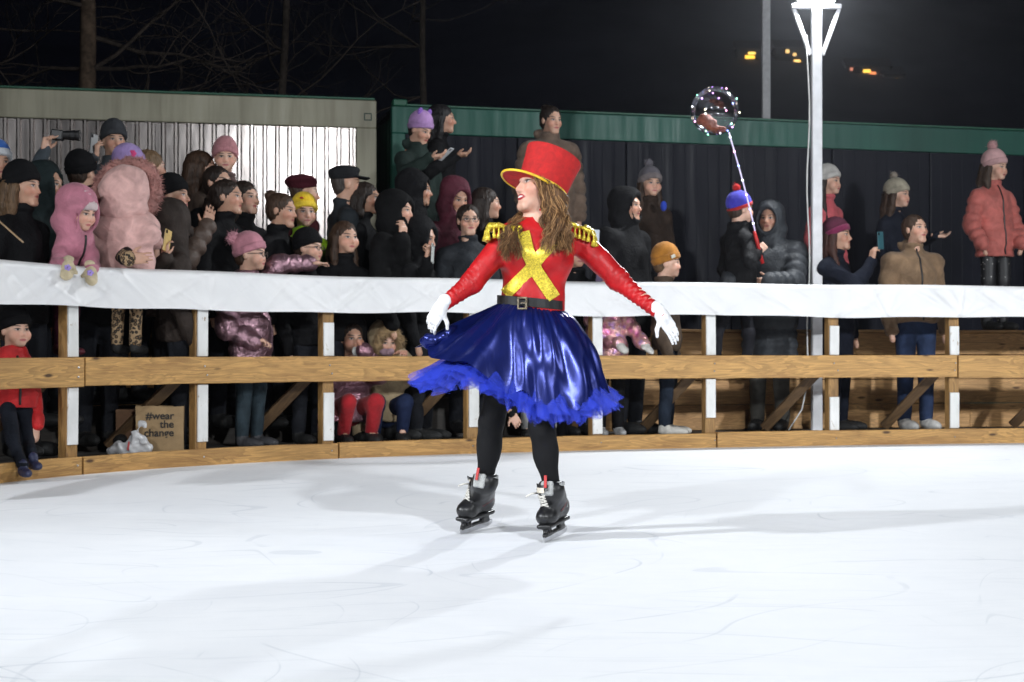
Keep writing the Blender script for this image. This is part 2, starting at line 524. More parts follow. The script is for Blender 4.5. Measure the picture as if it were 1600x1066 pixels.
# ------------------------------------------------------------------ surfaces of the setting
def ice_mat():
    m, nt, b = nodes_of('ice')
    tc = nd(nt, 'ShaderNodeTexCoord').outputs['Object']
    big = noise(nt, tc, 0.9, 4, 0.6, 0.4)
    mid = noise(nt, tc, 7, 5, 0.65)
    fine = noise(nt, tc, 60, 3, 0.7)
    c = ramp(nt, big, [(0.28, (0.82, 0.835, 0.87)), (0.7, (0.89, 0.90, 0.925))])
    c = mixc(nt, mth(nt, 'MULTIPLY', ramp(nt, mid, [(0.35, 1.0), (0.6, 0.0)]), 0.18), c, (0.74, 0.765, 0.81))
    c = mixc(nt, mth(nt, 'MULTIPLY', ramp(nt, fine, [(0.55, 0.0), (0.8, 1.0)]), 0.25), c, (0.90, 0.92, 0.95))
    hts = []
    def lines(scale, loc, dist, width, breakup, amt, rot=0.0, asp=1.0):
        v = mapping(nt, tc, (scale, scale * asp, 1), loc, (0, 0, rot))
        n = noise(nt, v, 1.0, 0.0, 0.0, dist)
        band = mth(nt, 'FRACT', mth(nt, 'MULTIPLY', n, 7.0))
        l = mth(nt, 'LESS_THAN', mth(nt, 'ABSOLUTE', mth(nt, 'SUBTRACT', band, 0.5)), width)
        k = noise(nt, mapping(nt, tc, (1.2, 1.2, 1), (loc[1], loc[0] + 3, 0)), 1.3, 3)
        return mth(nt, 'MULTIPLY', mth(nt, 'MULTIPLY', l, ramp(nt, k, [(breakup, 0.0), (breakup + 0.06, 1.0)])), amt)
    for sc, lc, di, w, br, am, ro, asp in ((0.42, (3, 1, 0), 0.3, 0.012, 0.46, 0.28, 0.3, 1.6), (0.7, (8, 5, 0), 0.6, 0.010, 0.50, 0.28, 1.2, 1.0),
                                           (1.1, (1, 9, 0), 0.4, 0.012, 0.53, 0.25, 2.1, 0.7), (0.3, (5, 2, 0), 0.2, 0.008, 0.46, 0.38, 2.6, 2.2)):
        l = lines(sc, lc, di, w, br, am, ro, asp)
        hts.append(l)
        c = mixc(nt, l, c, (0.48, 0.52, 0.58))
    for k, (ro, sc) in enumerate(((0.4, 1.0), (1.3, 1.3), (2.2, 0.8), (2.9, 1.1))):
        warp = nd(nt, 'ShaderNodeVectorMath', operation='ADD')
        wn_ = nd(nt, 'ShaderNodeTexNoise'); wn_.inputs['Scale'].default_value = 0.5; nt.links.new(tc, wn_.inputs[0])
        nt.links.new(tc, warp.inputs[0]); nt.links.new(wn_.outputs['Color'], warp.inputs[1])
        f = noise(nt, mapping(nt, warp.outputs[0], (1.1 * sc, 75 * sc, 1), (k * 7, k * 3, 0), (0, 0, ro)), 1.0, 2, 0.5)
        l = mth(nt, 'MULTIPLY', ramp(nt, f, [(0.66, 0.0), (0.72, 1.0)]), 0.24 if k % 2 else 0.22)
        c = mixc(nt, l, c, (0.52, 0.56, 0.62) if k % 2 else (0.93, 0.94, 0.96))
        hts.append(mth(nt, 'MULTIPLY', l, 0.8))
    nt.links.new(c, b.inputs['Base Color'])
    h = mth(nt, 'ADD', mth(nt, 'MULTIPLY', mid, 0.6), mth(nt, 'MULTIPLY', fine, 0.25))
    for l in hts: h = mth(nt, 'SUBTRACT', h, mth(nt, 'MULTIPLY', l, 0.4))
    bump(nt, b, h, 0.25, 0.006)
    nt.links.new(ramp(nt, big, [(0.3, 0.62), (0.7, 0.8)]), b.inputs['Roughness'])
    b.inputs['Specular IOR Level'].default_value = 0.16
    return m

def wood_mat(name, base, dark, knots=True, rough=0.62):
    key = ('wood', name)
    if key in MATS: return MATS[key]
    m, nt, b = nodes_of(name)
    wc = nd(nt, 'ShaderNodeAttribute', attribute_name='wc').outputs['Vector']
    v = mapping(nt, wc, (1.1, 7, 9))
    warp = noise(nt, v, 1.2, 3, 0.55, 0.8)
    rings = mth(nt, 'FRACT', mth(nt, 'MULTIPLY', warp, 9.0))
    grain = noise(nt, mapping(nt, wc, (4, 90, 120)), 1.0, 4, 0.7)
    c = ramp(nt, rings, [(0.0, tuple(x * 0.72 for x in base)), (0.55, base), (0.9, tuple(min(1, x * 1.18) for x in base)), (1.0, tuple(x * 0.75 for x in base))])
    c = mixc(nt, mth(nt, 'MULTIPLY', ramp(nt, grain, [(0.35, 1.0), (0.6, 0.0)]), 0.4), c, dark)
    stain = noise(nt, mapping(nt, wc, (0.9, 5, 5), (4, 2, 1)), 1.4, 5, 0.7)
    c = mixc(nt, mth(nt, 'MULTIPLY', ramp(nt, stain, [(0.48, 0.0), (0.75, 1.0)]), 0.7), c, dark)
    if knots:
        vo = nd(nt, 'ShaderNodeTexVoronoi'); vo.inputs['Scale'].default_value = 1.0
        nt.links.new(mapping(nt, wc, (2.2, 6, 7), (0.3, 0.2, 0.4)), vo.inputs[0])
        c = mixc(nt, ramp(nt, vo.outputs['Distance'], [(0.05, 1.0), (0.11, 0.0)]), c, tuple(x * 0.35 for x in dark))
    nt.links.new(c, b.inputs['Base Color'])
    b.inputs['Roughness'].default_value = rough
    bump(nt, b, mth(nt, 'ADD', grain, mth(nt, 'MULTIPLY', rings, 0.3)), 0.35, 0.004)
    MATS[key] = m
    return m

def paint_mat():
    m, nt, b = nodes_of('chipped_white_paint')
    tc = nd(nt, 'ShaderNodeTexCoord').outputs['Object']
    chip = noise(nt, mapping(nt, tc, (1, 1, 0.35)), 26, 5, 0.75, 0.6)
    dirt = noise(nt, mapping(nt, tc, (1, 1, 0.5)), 7, 3)
    c = ramp(nt, dirt, [(0.3, (0.60, 0.60, 0.58)), (0.65, (0.78, 0.78, 0.77))])
    c = mixc(nt, ramp(nt, chip, [(0.33, 1.0), (0.37, 0.0)]), c, (0.30, 0.20, 0.10))
    nt.links.new(c, b.inputs['Base Color']); b.inputs['Roughness'].default_value = 0.6
    bump(nt, b, chip, 0.4, 0.004)
    return m

def vinyl_mat():
    m, nt, b = nodes_of('white_vinyl')
    tc = nd(nt, 'ShaderNodeTexCoord').outputs['Object']
    n1 = noise(nt, tc, 2.5, 4, 0.6)
    nt.links.new(ramp(nt, n1, [(0.3, (0.70, 0.70, 0.71)), (0.7, (0.79, 0.785, 0.785))]), b.inputs['Base Color'])
    b.inputs['Roughness'].default_value = 0.45
    bump(nt, b, noise(nt, tc, 14, 4, 0.6, 0.5), 0.18, 0.012)
    return m

WOOD = wood_mat('barrier_wood', (0.52, 0.295, 0.095), (0.20, 0.088, 0.026))
WOOD2 = wood_mat('post_wood', (0.36, 0.20, 0.065), (0.11, 0.055, 0.02), knots=False)
WOOD3 = wood_mat('deck_wood', (0.62, 0.36, 0.15), (0.30, 0.14, 0.05))
WOODB = wood_mat('brace_wood', (0.12, 0.068, 0.028), (0.05, 0.026, 0.012), knots=False)
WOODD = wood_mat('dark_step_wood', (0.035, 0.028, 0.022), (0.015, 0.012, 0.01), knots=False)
PAINT = paint_mat(); VINYL = vinyl_mat(); ICE = ice_mat()
STEEL = plain('screw_steel', (0.5, 0.5, 0.5), 0.35, 1.0)

# ------------------------------------------------------------------ plan of the rink edge
_px = np.array([-250, 0, 110, 310, 510, 740, 930, 1105, 1295, 1480, 1600, 1850.])
_d = np.array([7.8, 9.25, 9.77, 10.6, 11.25, 11.85, 12.2, 12.4, 12.8, 13.03, 13.15, 13.35])
_cf = np.polyfit((_px - 800) / 800, _d, 4)
def BD(px): return float(np.polyval(_cf, (px - 800) / 800))
_dense = np.linspace(-420, 2000, 400)
_cur = np.array([[(p - 800) / FPX * BD(p), BD(p)] for p in _dense])
_seg = np.r_[0, np.cumsum(np.linalg.norm(np.diff(_cur, axis=0), axis=1))]
_tan = np.gradient(_cur, axis=0); _tan /= np.linalg.norm(_tan, axis=1)[:, None]
def SP(px): return float(np.interp(px, _dense, _seg))
def edge(s, off=0.0):
    "point on the rink edge at arc length s, off > 0 towards the ice; returns point, tangent, normal"
    p = np.array([np.interp(s, _seg, _cur[:, 0]), np.interp(s, _seg, _cur[:, 1])])
    t = np.array([np.interp(s, _seg, _tan[:, 0]), np.interp(s, _seg, _tan[:, 1])]); t /= np.linalg.norm(t)
    n = np.array([t[1], -t[0]])
    return p + n * off, t, n

def add_wc(me, W):
    a = me.attributes.new('wc', 'FLOAT_VECTOR', 'POINT'); a.data.foreach_set('vector', np.asarray(W, np.float32).ravel())

def board(name, s0, s1, z0, z1, o0, o1, mat, parent, step=0.12, seed=None, jag=0.002):
    "a board swept along the rink edge between offsets o0 (back) and o1 (front)"
    n = max(2, int((s1 - s0) / step) + 1)
    rs = np.random.default_rng(int(s0 * 1000 + z0 * 77) if seed is None else seed)
    ssq = np.linspace(s0, s1, n); V = []; W = []
    off = rs.uniform(0, 50, 3)
    bv = 0.004
    prof = [(o0, z0 + bv), (o0, z1 - bv), (o0 + bv, z1), (o1 - bv, z1), (o1, z1 - bv), (o1, z0 + bv), (o1 - bv, z0), (o0 + bv, z0)]
    for s in ssq:
        j = rs.uniform(-jag, jag)
        for (o, z) in prof:
            p, _, _ = edge(s, o); V.append((p[0], p[1], z + j)); W.append((s + off[0], o + off[1], z + off[2]))
    k = 8
    F = [(i*k+a, i*k+(a+1) % k, (i+1)*k+(a+1) % k, (i+1)*k+a) for i in range(n-1) for a in range(k)]
    F += [tuple(range(k))[::-1], tuple((n-1)*k+a for a in range(k))]
    me = mesh_data(name, np.array(V), F, False); add_wc(me, W)
    return obj(name, me, mat, parent)

def plank(name, c, half, R, mat, parent, bev=0.004, axis=0):
    "a straight piece of timber; its long axis is local `axis`"
    mb = MB().box((0, 0, 0), half, None, bev)
    V = np.array(mb.v); off = RNG.uniform(0, 50, 3)
    W = V + off
    if axis == 2: W = W[:, [2, 1, 0]]
    me = mesh_data(name, V @ np.asarray(R).T + np.asarray(c), mb.f, False); add_wc(me, W)
    return obj(name, me, mat, parent)

def frame_at(s):
    p, t, n = edge(s)
    return np.array([[t[0], -n[0], 0], [t[1], -n[1], 0], [0, 0, 1]]).astype(float), p     # columns: along, back, up

# ------------------------------------------------------------------ ground, ice
g = MB().grid(np.array([[(x, y, -0.03) for y in (-900, 900)] for x in (-900, 900)], float)).build('ground', plain('dark_ground', (0.03, 0.03, 0.03), 0.9), None)
tag(g, kind='structure')
ice = MB().grid(np.array([[(x, y, 0.0) for y in np.linspace(-16, 15, 12)] for x in np.linspace(-22, 22, 12)])).build('ice', ICE, None)
tag(ice, kind='structure')
G0 = 0.08
_s = np.linspace(0.05, _seg[-1] - 0.05, 60)
P = np.array([[(*edge(s, o)[0], G0 if o < -0.1 else (G0 if o < -0.075 else -0.02)) for o in (-0.07, -0.08, -2.0, -6.0)] for s in _s])
pv = MB().grid(P).build('spectator_ground', plain('trampled_ground', (0.05, 0.045, 0.04), 0.9, nscale=6, var=0.5), None)
tag(pv, kind='structure')

# ------------------------------------------------------------------ barrier round the rink
BH = 1.335
bar = thing('rink_barrier', (0, 0, 0), 'curved timber rink barrier with white vinyl wrapped round its top rail', 'barrier')
posts_px = [-95, 106, 309, 509, 735, 930, 1107, 1299, 1487, 1690]
WHITE_Z = {106: (0.19, 0), 309: (0.16, 0), 509: (0.13, 0.48), 735: (0.2, 0), 930: (0.125, 0), 1107: (0.24, 0), 1299: (0.125, 0.4), 1487: (0.13, 0.43)}
for px in posts_px:
    s = SP(px); R, p = frame_at(s)
    plank('post', (p[0], p[1], 0.63), (0.045, 0.04, 0.57), R, WOOD2, bar, axis=2)
    za, zt = WHITE_Z.get(px, (0.15, 0))
    fp, _, n = edge(s, 0.049)
    o = 0.012 * RNG.uniform(-1, 1)
    for (z0, z1) in ((za, (zt or 0.554)), (0.747, 1.20 if zt == 0 else 0.99)):
        if z1 - z0 < 0.05: continue
        c = fp + o * np.array([n[1], -n[0]])
        plank('facing_board', (c[0], c[1], (z0 + z1) / 2), (0.041, 0.0085, (z1 - z0) / 2), R @ rotm(0, 0, RNG.uniform(-0.6, 0.6)), PAINT, bar, 0.003, 2)
    # raking brace behind the post
    a = np.array([*edge(s - 0.035, -0.072)[0], 0.66]); b_ = np.array([*edge(s - 0.40, -0.46)[0], 0.12])
    d = (b_ - a); L = np.linalg.norm(d); d /= L
    yv = np.array([-n[0], -n[1], 0.0]); yv -= d * (yv @ d); yv /= np.linalg.norm(yv)
    Rb = np.stack([d, yv, np.cross(d, yv)], 1)
    plank('brace', (a + b_) / 2, (L / 2, 0.02, 0.04), Rb, WOODB, bar, axis=0)
for a, b_ in ((-300, 117), (119, 735), (737, 1488), (1490, 1850)):
    board('middle_rail', SP(a) + 0.002, SP(b_) - 0.002, 0.56 + RNG.uniform(-.004, .004), 0.742 + RNG.uniform(-.004, .004), 0.041, 0.088, WOOD, bar)
for a, b_ in ((-300, 113), (116, 520), (522, 1112), (1114, 1850)):
    board('bottom_rail', SP(a) + 0.002, SP(b_) - 0.002, -0.01, 0.118 + RNG.uniform(-.006, .008), 0.041, 0.09, WOOD, bar)
board('top_rail', SP(-300), SP(1850), 1.20, 1.30, -0.04, 0.05, WOOD2, bar, 0.2)
mb = MB()
for px in posts_px:
    for z in (0.06, 0.62, 0.68):
        p, t, n = edge(SP(px) + RNG.uniform(-.02, .02), 0.0905)
        mb.sphere((p[0], p[1], z), 0.007, 6, 4)
tag(mb.build('screw_heads', STEEL, bar), kind='stuff')

# vinyl sleeve with pulled folds
ss = np.arange(SP(-300), SP(1850), 0.014)
prof = []
for u in np.linspace(0, 1, 9): prof.append((-0.075, 1.10 + 0.2 * u))
for a in np.linspace(0, math.pi, 9)[1:-1]: prof.append((0.005 - 0.08 * math.cos(a), 1.30 + 0.035 * math.sin(a)))
for u in np.linspace(0, 1, 22): prof.append((0.085 + 0.012 * u, 1.30 - 0.235 * u))
prof = np.array(prof)
tt = np.r_[np.zeros(16), np.linspace(0, 1, 22)][:len(prof)]
disp = np.zeros((len(ss), len(prof))); zoff = np.zeros((len(ss), len(prof)))
rs = np.random.default_rng(11)
fr = np.arange(len(prof)) >= 15
U = (1.335 - prof[:, 1])                                   # metres down the front face
for i in range(75):
    s0 = rs.uniform(ss[0], ss[-1]); sl = rs.choice([-1, 1], p=[.25, .75]) * rs.uniform(0.7, 2.2) ; ln = rs.uniform(0.06, 0.2)
    w = rs.uniform(0.010, 0.03); A = rs.uniform(0.003, 0.009) * rs.choice([-0.6, 1])
    line = (ss[:, None] - s0) - sl * (U[None] - 0.12)
    dd = line / math.sqrt(1 + sl * sl)
    env = np.exp(-((ss[:, None] - s0) / (ln * max(0.25, abs(sl)))) ** 2)
    disp += A * np.exp(-(dd / w) ** 2) * env
for px in posts_px + [600, 1000, 1375]:                     # folds fanning from fixings under the hem
    s0 = SP(px) + 0.02
    for k in range(7):
        sl = rs.uniform(-2.6, 2.6); w = rs.uniform(0.006, 0.014)
        line = (ss[:, None] - s0) - sl * (0.27 - U[None]); dd = line / math.sqrt(1 + sl * sl)
        disp += rs.uniform(0.002, 0.006) * np.exp(-(dd / w) ** 2) * np.exp(-((ss[:, None] - s0) / 0.4) ** 2)
slow = sum(0.005 * np.sin(ss * f + q) for f, q in ((1.7, 0.3), (4.1, 1.2), (9.3, 2.2)))
P = np.zeros((len(ss), len(prof), 3))
for i, s in enumerate(ss):
    p, t, n = edge(s)
    off = prof[:, 0] + np.where(fr, disp[i], 0) + slow[i] * np.clip(U / 0.27, 0, 1) * fr
    P[i, :, 0] = p[0] + n[0] * off; P[i, :, 1] = p[1] + n[1] * off
    sag = 0.006 * math.sin(s * 2.3) + 0.004 * math.sin(s * 6.1 + 1)
    P[i, :, 2] = prof[:, 1] + sag * tt + 0.004 * math.sin(s * 3.1)
sleeve = MB().grid(P).build('vinyl_sleeve', VINYL, bar, smooth=True)

# ------------------------------------------------------------------ timber deck the back rows stand on, low step in front of it
DKZ, DKO = 0.97, -1.42
deck = thing('viewing_deck', (0, 0, 0), 'raised timber deck behind the spectators with plank front below', 'deck')
for (pa_, pb_, DKO) in ((-330, 905, -1.42), (907, 1900, -0.98)):
    z = G0; row = 0
    while z < DKZ - 0.05:
        zt = min(z + 0.222, DKZ - 0.024)
        a = SP(pa_)
        first = True
        while a < SP(pb_) - .05:
            b_ = min(SP(pb_), a + (1.0 if first and row % 2 else 1.9) + RNG.uniform(-.3, .3)); first = False
            board('front_plank', a + 0.002, b_ - 0.002, z + 0.002, zt - 0.003, DKO - 0.03, DKO + RNG.uniform(-.004, .004), WOOD3, deck, 0.3)
            a = b_
        z = zt; row += 1
    for i in range(12 if DKO > -1 else 9):
        o1 = DKO + 0.02 - i * 0.2
        board('deck_plank', SP(pa_), SP(pb_), DKZ - 0.024, DKZ, o1 - 0.195, o1, WOOD3, deck, 0.3)
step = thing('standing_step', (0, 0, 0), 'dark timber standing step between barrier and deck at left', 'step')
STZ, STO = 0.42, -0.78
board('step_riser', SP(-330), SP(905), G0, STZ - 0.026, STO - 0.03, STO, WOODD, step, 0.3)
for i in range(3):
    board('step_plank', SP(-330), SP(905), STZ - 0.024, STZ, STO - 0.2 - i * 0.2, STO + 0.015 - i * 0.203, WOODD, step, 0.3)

# ------------------------------------------------------------------ site containers
def metal_mat(name, col, rough, metal, aniso=0.0, streak=0.3, dirt=(0.12, 0.10, 0.085), spec=0.5):
    m, nt, b = nodes_of(name)
    b.inputs['Specular IOR Level'].default_value = spec
    tc = nd(nt, 'ShaderNodeTexCoord').outputs['Object']
    st = noise(nt, mapping(nt, tc, (7, 7, 0.5)), 1.5, 4, 0.6)
    big = noise(nt, tc, 0.8, 3)
    c = ramp(nt, big, [(0.35, tuple(x * 0.8 for x in col)), (0.65, tuple(min(1, x * 1.15) for x in col))])
    c = mixc(nt, mth(nt, 'MULTIPLY', ramp(nt, st, [(0.45, 0.0), (0.75, 1.0)]), streak), c, dirt)
    nt.links.new(c, b.inputs['Base Color'])
    b.inputs['Metallic'].default_value = metal
    nt.links.new(ramp(nt, st, [(0.3, rough * 0.75), (0.7, rough * 1.35)]), b.inputs['Roughness'])
    bump(nt, b, noise(nt, mapping(nt, tc, (1, 1, 0.4)), 5, 2), 0.12, 0.02)
    return m
CREAM = metal_mat('cream_beam_paint', (0.40, 0.38, 0.28), 0.5, 0.0, streak=0.35)
GREEN = metal_mat('green_beam_paint', (0.012, 0.11, 0.078), 0.5, 0.0, streak=0.25, dirt=(0.02, 0.06, 0.05))
GALV = metal_mat('galvanised_sheet', (0.27, 0.245, 0.235), 0.22, 0.95, streak=0.35)
NAVY = metal_mat('dark_panel_paint', (0.011, 0.012, 0.020), 0.5, 0.0, streak=0.2, dirt=(0.012, 0.012, 0.018), spec=0.12)

def container(A, B, ztop, label, panel_mat, beam_mat, profile, pw, beam_h, post_w, caps):
    "front face from A to B (plan), 2.4 m deep"
    A = np.array(A, float); B = np.array(B, float); L = np.linalg.norm(B - A); t = (B - A) / L; nb = np.array([-t[1], t[0]])
    root = thing('site_container', (A[0], A[1], 0.1), label, 'container')
    R = np.array([[t[0], nb[0], 0], [t[1], nb[1], 0], [0, 0, 1]])
    H = ztop - 0.1
    D = 2.4
    def part(name, c, half, mat, bev=0.008):
        mb = MB().box(np.array(c), half, None, bev)
        return obj(name, mesh_data(name, np.array(mb.v) @ R.T, mb.f, False), mat, root)
    part('roof_beam', (L / 2, 0.05, H - beam_h / 2), (L / 2, 0.05, beam_h / 2), beam_mat)
    part('roof_lip', (L / 2 , 0.03, H + 0.012), (L / 2 - 0.02, 0.05, 0.010), MATS.setdefault(('lip',), plain('roof_lip_paint', (0.02, 0.12, 0.07), 0.5)), 0.003)
    part('base_beam', (L / 2, 0.05, 0.08), (L / 2, 0.05, 0.08), beam_mat)
    part('corner_post', (post_w / 2, 0.05, (H - beam_h + 0.16) / 2), (post_w / 2, 0.052, (H - beam_h - 0.16) / 2 - 0.001), beam_mat)
    part('corner_post', (L - post_w / 2, 0.05, (H - beam_h + 0.16) / 2), (post_w / 2, 0.052, (H - beam_h - 0.16) / 2 - 0.001), beam_mat)
    part('roof', (L / 2, D / 2 + 0.05, H - 0.03), (L / 2 - 0.01, D / 2 - 0.06, 0.03), panel_mat)
    for x in (0.02, L - 0.02):
        part('end_wall', (x, D / 2 + 0.1, H / 2 - 0.04), (0.018, D / 2 - 0.12, H / 2 - 0.06), beam_mat)
    part('back_wall', (L / 2, D, H / 2 - 0.04), (L / 2 - 0.05, 0.02, H / 2 - 0.06), panel_mat)
    # front panels, each a profiled sheet
    n = max(1, round((L - 2 * post_w) / pw)); w = (L - 2 * post_w) / n
    xs, ys = profile(w - 0.006)
    z0, z1 = 0.16, H - beam_h - 0.002
    me = None
    for i in range(n):
        if me is None:
            V = [(x, y, z) for z in (z0, z1) for x, y in zip(xs, ys)]; k = len(xs)
            V += [(x, 0.09, z) for z in (z0, z1) for x in (xs[0], xs[-1])]
            F = [(j, j + 1, k + j + 1, k + j) for j in range(k - 1)] + [(2*k, 0, k, 2*k+2), (k-1, 2*k+1, 2*k+3, 2*k-1), (2*k+1, 2*k, 2*k+2, 2*k+3)]
            me = mesh_data('wall_panel', np.array(V) @ R.T, F, False)
            me.materials.append(panel_mat)
        o = bpy.data.objects.new('wall_panel', me); COL.objects.link(o); o.parent = root
        q = t * (post_w + i * w + 0.003); o.location = (q[0], q[1], 0)
    for x in caps:
        part('corner_casting', (x, 0.02, H + 0.03), (0.075, 0.06, 0.035), MATS[('lip',)], 0.012)
    return root, R
def prof_rib(w, pitch=0.125, deep=0.022):
    xs, ys = [], []
    n = max(1, round(w / pitch)); p = w / n
    for i in range(n):
        for u, y in ((0.0, 0.045), (0.42, 0.045), (0.54, 0.045 - deep), (0.72, 0.045 - deep), (0.84, 0.045)):
            xs.append((i + u) * p); ys.append(y)
    xs.append(w); ys.append(0.045)
    return xs, ys
def prof_fine(w):
    xs, ys = [0.0, 0.006, 0.016], [0.055, 0.042, 0.040]
    n = 9
    for i in range(1, n):
        c = i * w / n; xs += [c - 0.006, c, c + 0.006]; ys += [0.040, 0.0418, 0.040]
    xs += [w - 0.016, w - 0.006, w]; ys += [0.040, 0.042, 0.055]
    return xs, ys
def ctop(px, py, z): # plan point where a top edge at height z is seen at (px, py)
    Y = (z - CAMZ) * FPX / (HOR - py); return ((px - 800) / FPX * Y, Y)
ZT = 3.27
cl, RL = container(ctop(-480, 121, ZT), ctop(588, 157, ZT), ZT, 'site container with shiny ribbed metal wall and cream roof beam', GALV, CREAM, prof_rib, 1.0, 0.275, 0.2, ())
cr, RR = container(ctop(612, 165, ZT), ctop(1900, 217, ZT), ZT, 'long dark site container with green roof beam behind the crowd', NAVY, GREEN, prof_fine, 1.15, 0.275, 0.14, (0.08,))
# the small square mark on the cream beam's end
La = np.array(ctop(-480, 121, ZT)); Lb = np.array(ctop(588, 157, ZT)); Ll = np.linalg.norm(Lb - La)
mb = MB()
for c, h in (((0, 0, .032), (.038, .002, .005)), ((0, 0, -.032), (.038, .002, .005)), ((.034, 0, 0), (.005, .002, .027)), ((-.034, 0, 0), (.005, .002, .027))): mb.box(np.array(c) + (Ll - 0.085, -0.002, ZT - 0.1 - 0.165), h)
obj('square_mark', mesh_data('square_mark', np.array(mb.v) @ RL.T, mb.f, False), plain('dark_mark', (0.02, 0.05, 0.04), 0.6), cl)

# ------------------------------------------------------------------ floodlight poles of the rink
POLE = plain('white_pole_paint', (0.68, 0.68, 0.70), 0.45, 0.0, nscale=9, var=0.12)
LENS = plain('floodlight_lens', (0.9, 0.9, 0.9), 0.3, 0.0, emit=(0.90, 0.96, 1.0), es=30)
HOUS = plain('floodlight_housing', (0.25, 0.25, 0.26), 0.45, 0.6)
def light_pole(X, Y, z0, ztop, aim, watts, label, size=0.45, spread=70):
    root = thing('light_pole', (X, Y, z0), label, 'light pole', 'floodlight poles round the rink')
    h = ztop - z0
    w = 0.043
    MB().box((0, 0, h / 2), (w, w, h / 2), None, 0.006).build('pole', POLE, root)
    MB().box((0, 0, 0.006), (0.11, 0.11, 0.006), None, 0.002).build('base_plate', POLE, root)
    MB().box((0, 0, h + 0.02), (0.215, 0.03, 0.02), None, 0.004).build('crossbar', POLE, root)
    for sx in (-1, 1):
        a = np.array([sx * (w + 0.008), 0, h - 0.40]); b_ = np.array([sx * 0.195, 0, h - 0.002]); d = b_ - a; L = np.linalg.norm(d); d /= L
        Rb = np.stack([np.array([d[2], 0, -d[0]]), np.array([0, 1, 0]), d], 1)
        MB().box((a + b_) / 2, (0.018, 0.018, L / 2), Rb, 0.004).build('strut', POLE, root)
    # two flood heads side by side, tilted at the ice
    aim = np.array(aim, float) - np.array([X, Y, ztop + 0.14]); aim /= np.linalg.norm(aim)
    sd = np.cross(aim, (0, 0, 1)); sd /= np.linalg.norm(sd); up = np.cross(sd, aim)
    R = np.stack([sd, -aim, up], 1)
    c = np.array([0, 0, h + 0.17])
    hd = MB().box(c - aim * 0.0, (0.17, 0.04, 0.12), R, 0.01).build('lamp_head', HOUS, root)
    MB().box(c + aim * 0.043, (0.155, 0.003, 0.105), R, 0.001).build('lamp_lens', LENS, hd)
    MB().tube([(0, 0, h + 0.03), (0, 0, h + 0.08)], 0.02, 8).build('lamp_bracket', POLE, root)
    ld = bpy.data.lights.new('floodlight', 'AREA'); ld.shape = 'RECTANGLE'; ld.size = size; ld.size_y = size * 0.7; ld.energy = watts; ld.spread = math.radians(spread)
    ld.color = (0.93, 0.97, 1.0)
    lo = bpy.data.objects.new('floodlight', ld); COL.objects.link(lo)
    lo.parent = root
    pos = c + aim * 0.06
    lo.matrix_local = Matrix.Translation(Vector(pos)) @ Matrix(np.stack([sd, up, -aim], 1).tolist()).to_4x4()
    return root
_pp = at(1276, 545, BD(1277) + 0.5)[:2]
LP = light_pole(_pp[0], _pp[1], G0, 3.735, (1.0, 6.0, 0), 240, 'white light pole with lit floodlight standing behind the barrier', 0.14, 180)
light_pole(-8.5, 2.2, 0, 4.6, (0.3, 6.8, 0), 158, 'white floodlight pole on the near left rink side')
light_pole(3.4, -3.0, 0, 5.0, (0.6, 6.3, 0), 156, 'white floodlight pole on the near right rink side')
light_pole(-6.0, -5.0, 0, 5.2, (-0.5, 6.3, 0), 150, 'white floodlight pole behind the photographer')
light_pole(9.6, 3.6, 0, 3.7, (4.2, 12.5, 0.4), 270, 'unseen floodlight pole added on the far right rink side', 0.45, 100)  # unseen pole added to brighten the right-hand planks and spectators
# power cable hanging down the pole
c0 = np.array([_pp[0] - 0.075, _pp[1] - 0.02, 0])
zz = np.linspace(3.5, 0.62, 16)
pts = [(c0[0] + 0.012 * math.sin(z * 5), c0[1], z) for z in zz] + [(c0[0] - 0.02, c0[1], 0.45), (c0[0] - 0.06, c0[1] - 0.02, 0.28), (c0[0] - 0.14, c0[1] - 0.04, 0.16), (c0[0] - 0.18, c0[1] - 0.05, 0.1)]
MB().tube(np.array(pts) - np.array([_pp[0], _pp[1], G0]), 0.007, 6).build('power_cable', plain('white_cable', (0.6, 0.6, 0.58), 0.5), LP, smooth=True)

# plain mast standing on the container roof
q = ctop(1197, 184, ZT); q = (q[0] * (q[1] + .55) / q[1], q[1] + 0.55)
ms = thing('roof_mast', (q[0], q[1], ZT - 0.06), 'plain grey mast standing on the dark container roof', 'mast')
MST = plain('mast_grey', (0.36, 0.36, 0.37), 0.5)
MB().box((0, 0, 1.8), (0.045, 0.045, 1.8), None, 0.006).build('pole', MST, ms)
MB().box((0.02, 0, 0.02), (0.14, 0.1, 0.02), None, 0.004).build('base_plate', MST, ms)
MB().box((0.13, -0.02, 0.07), (0.05, 0.06, 0.03), None, 0.006).build('ballast_block', MST, ms)

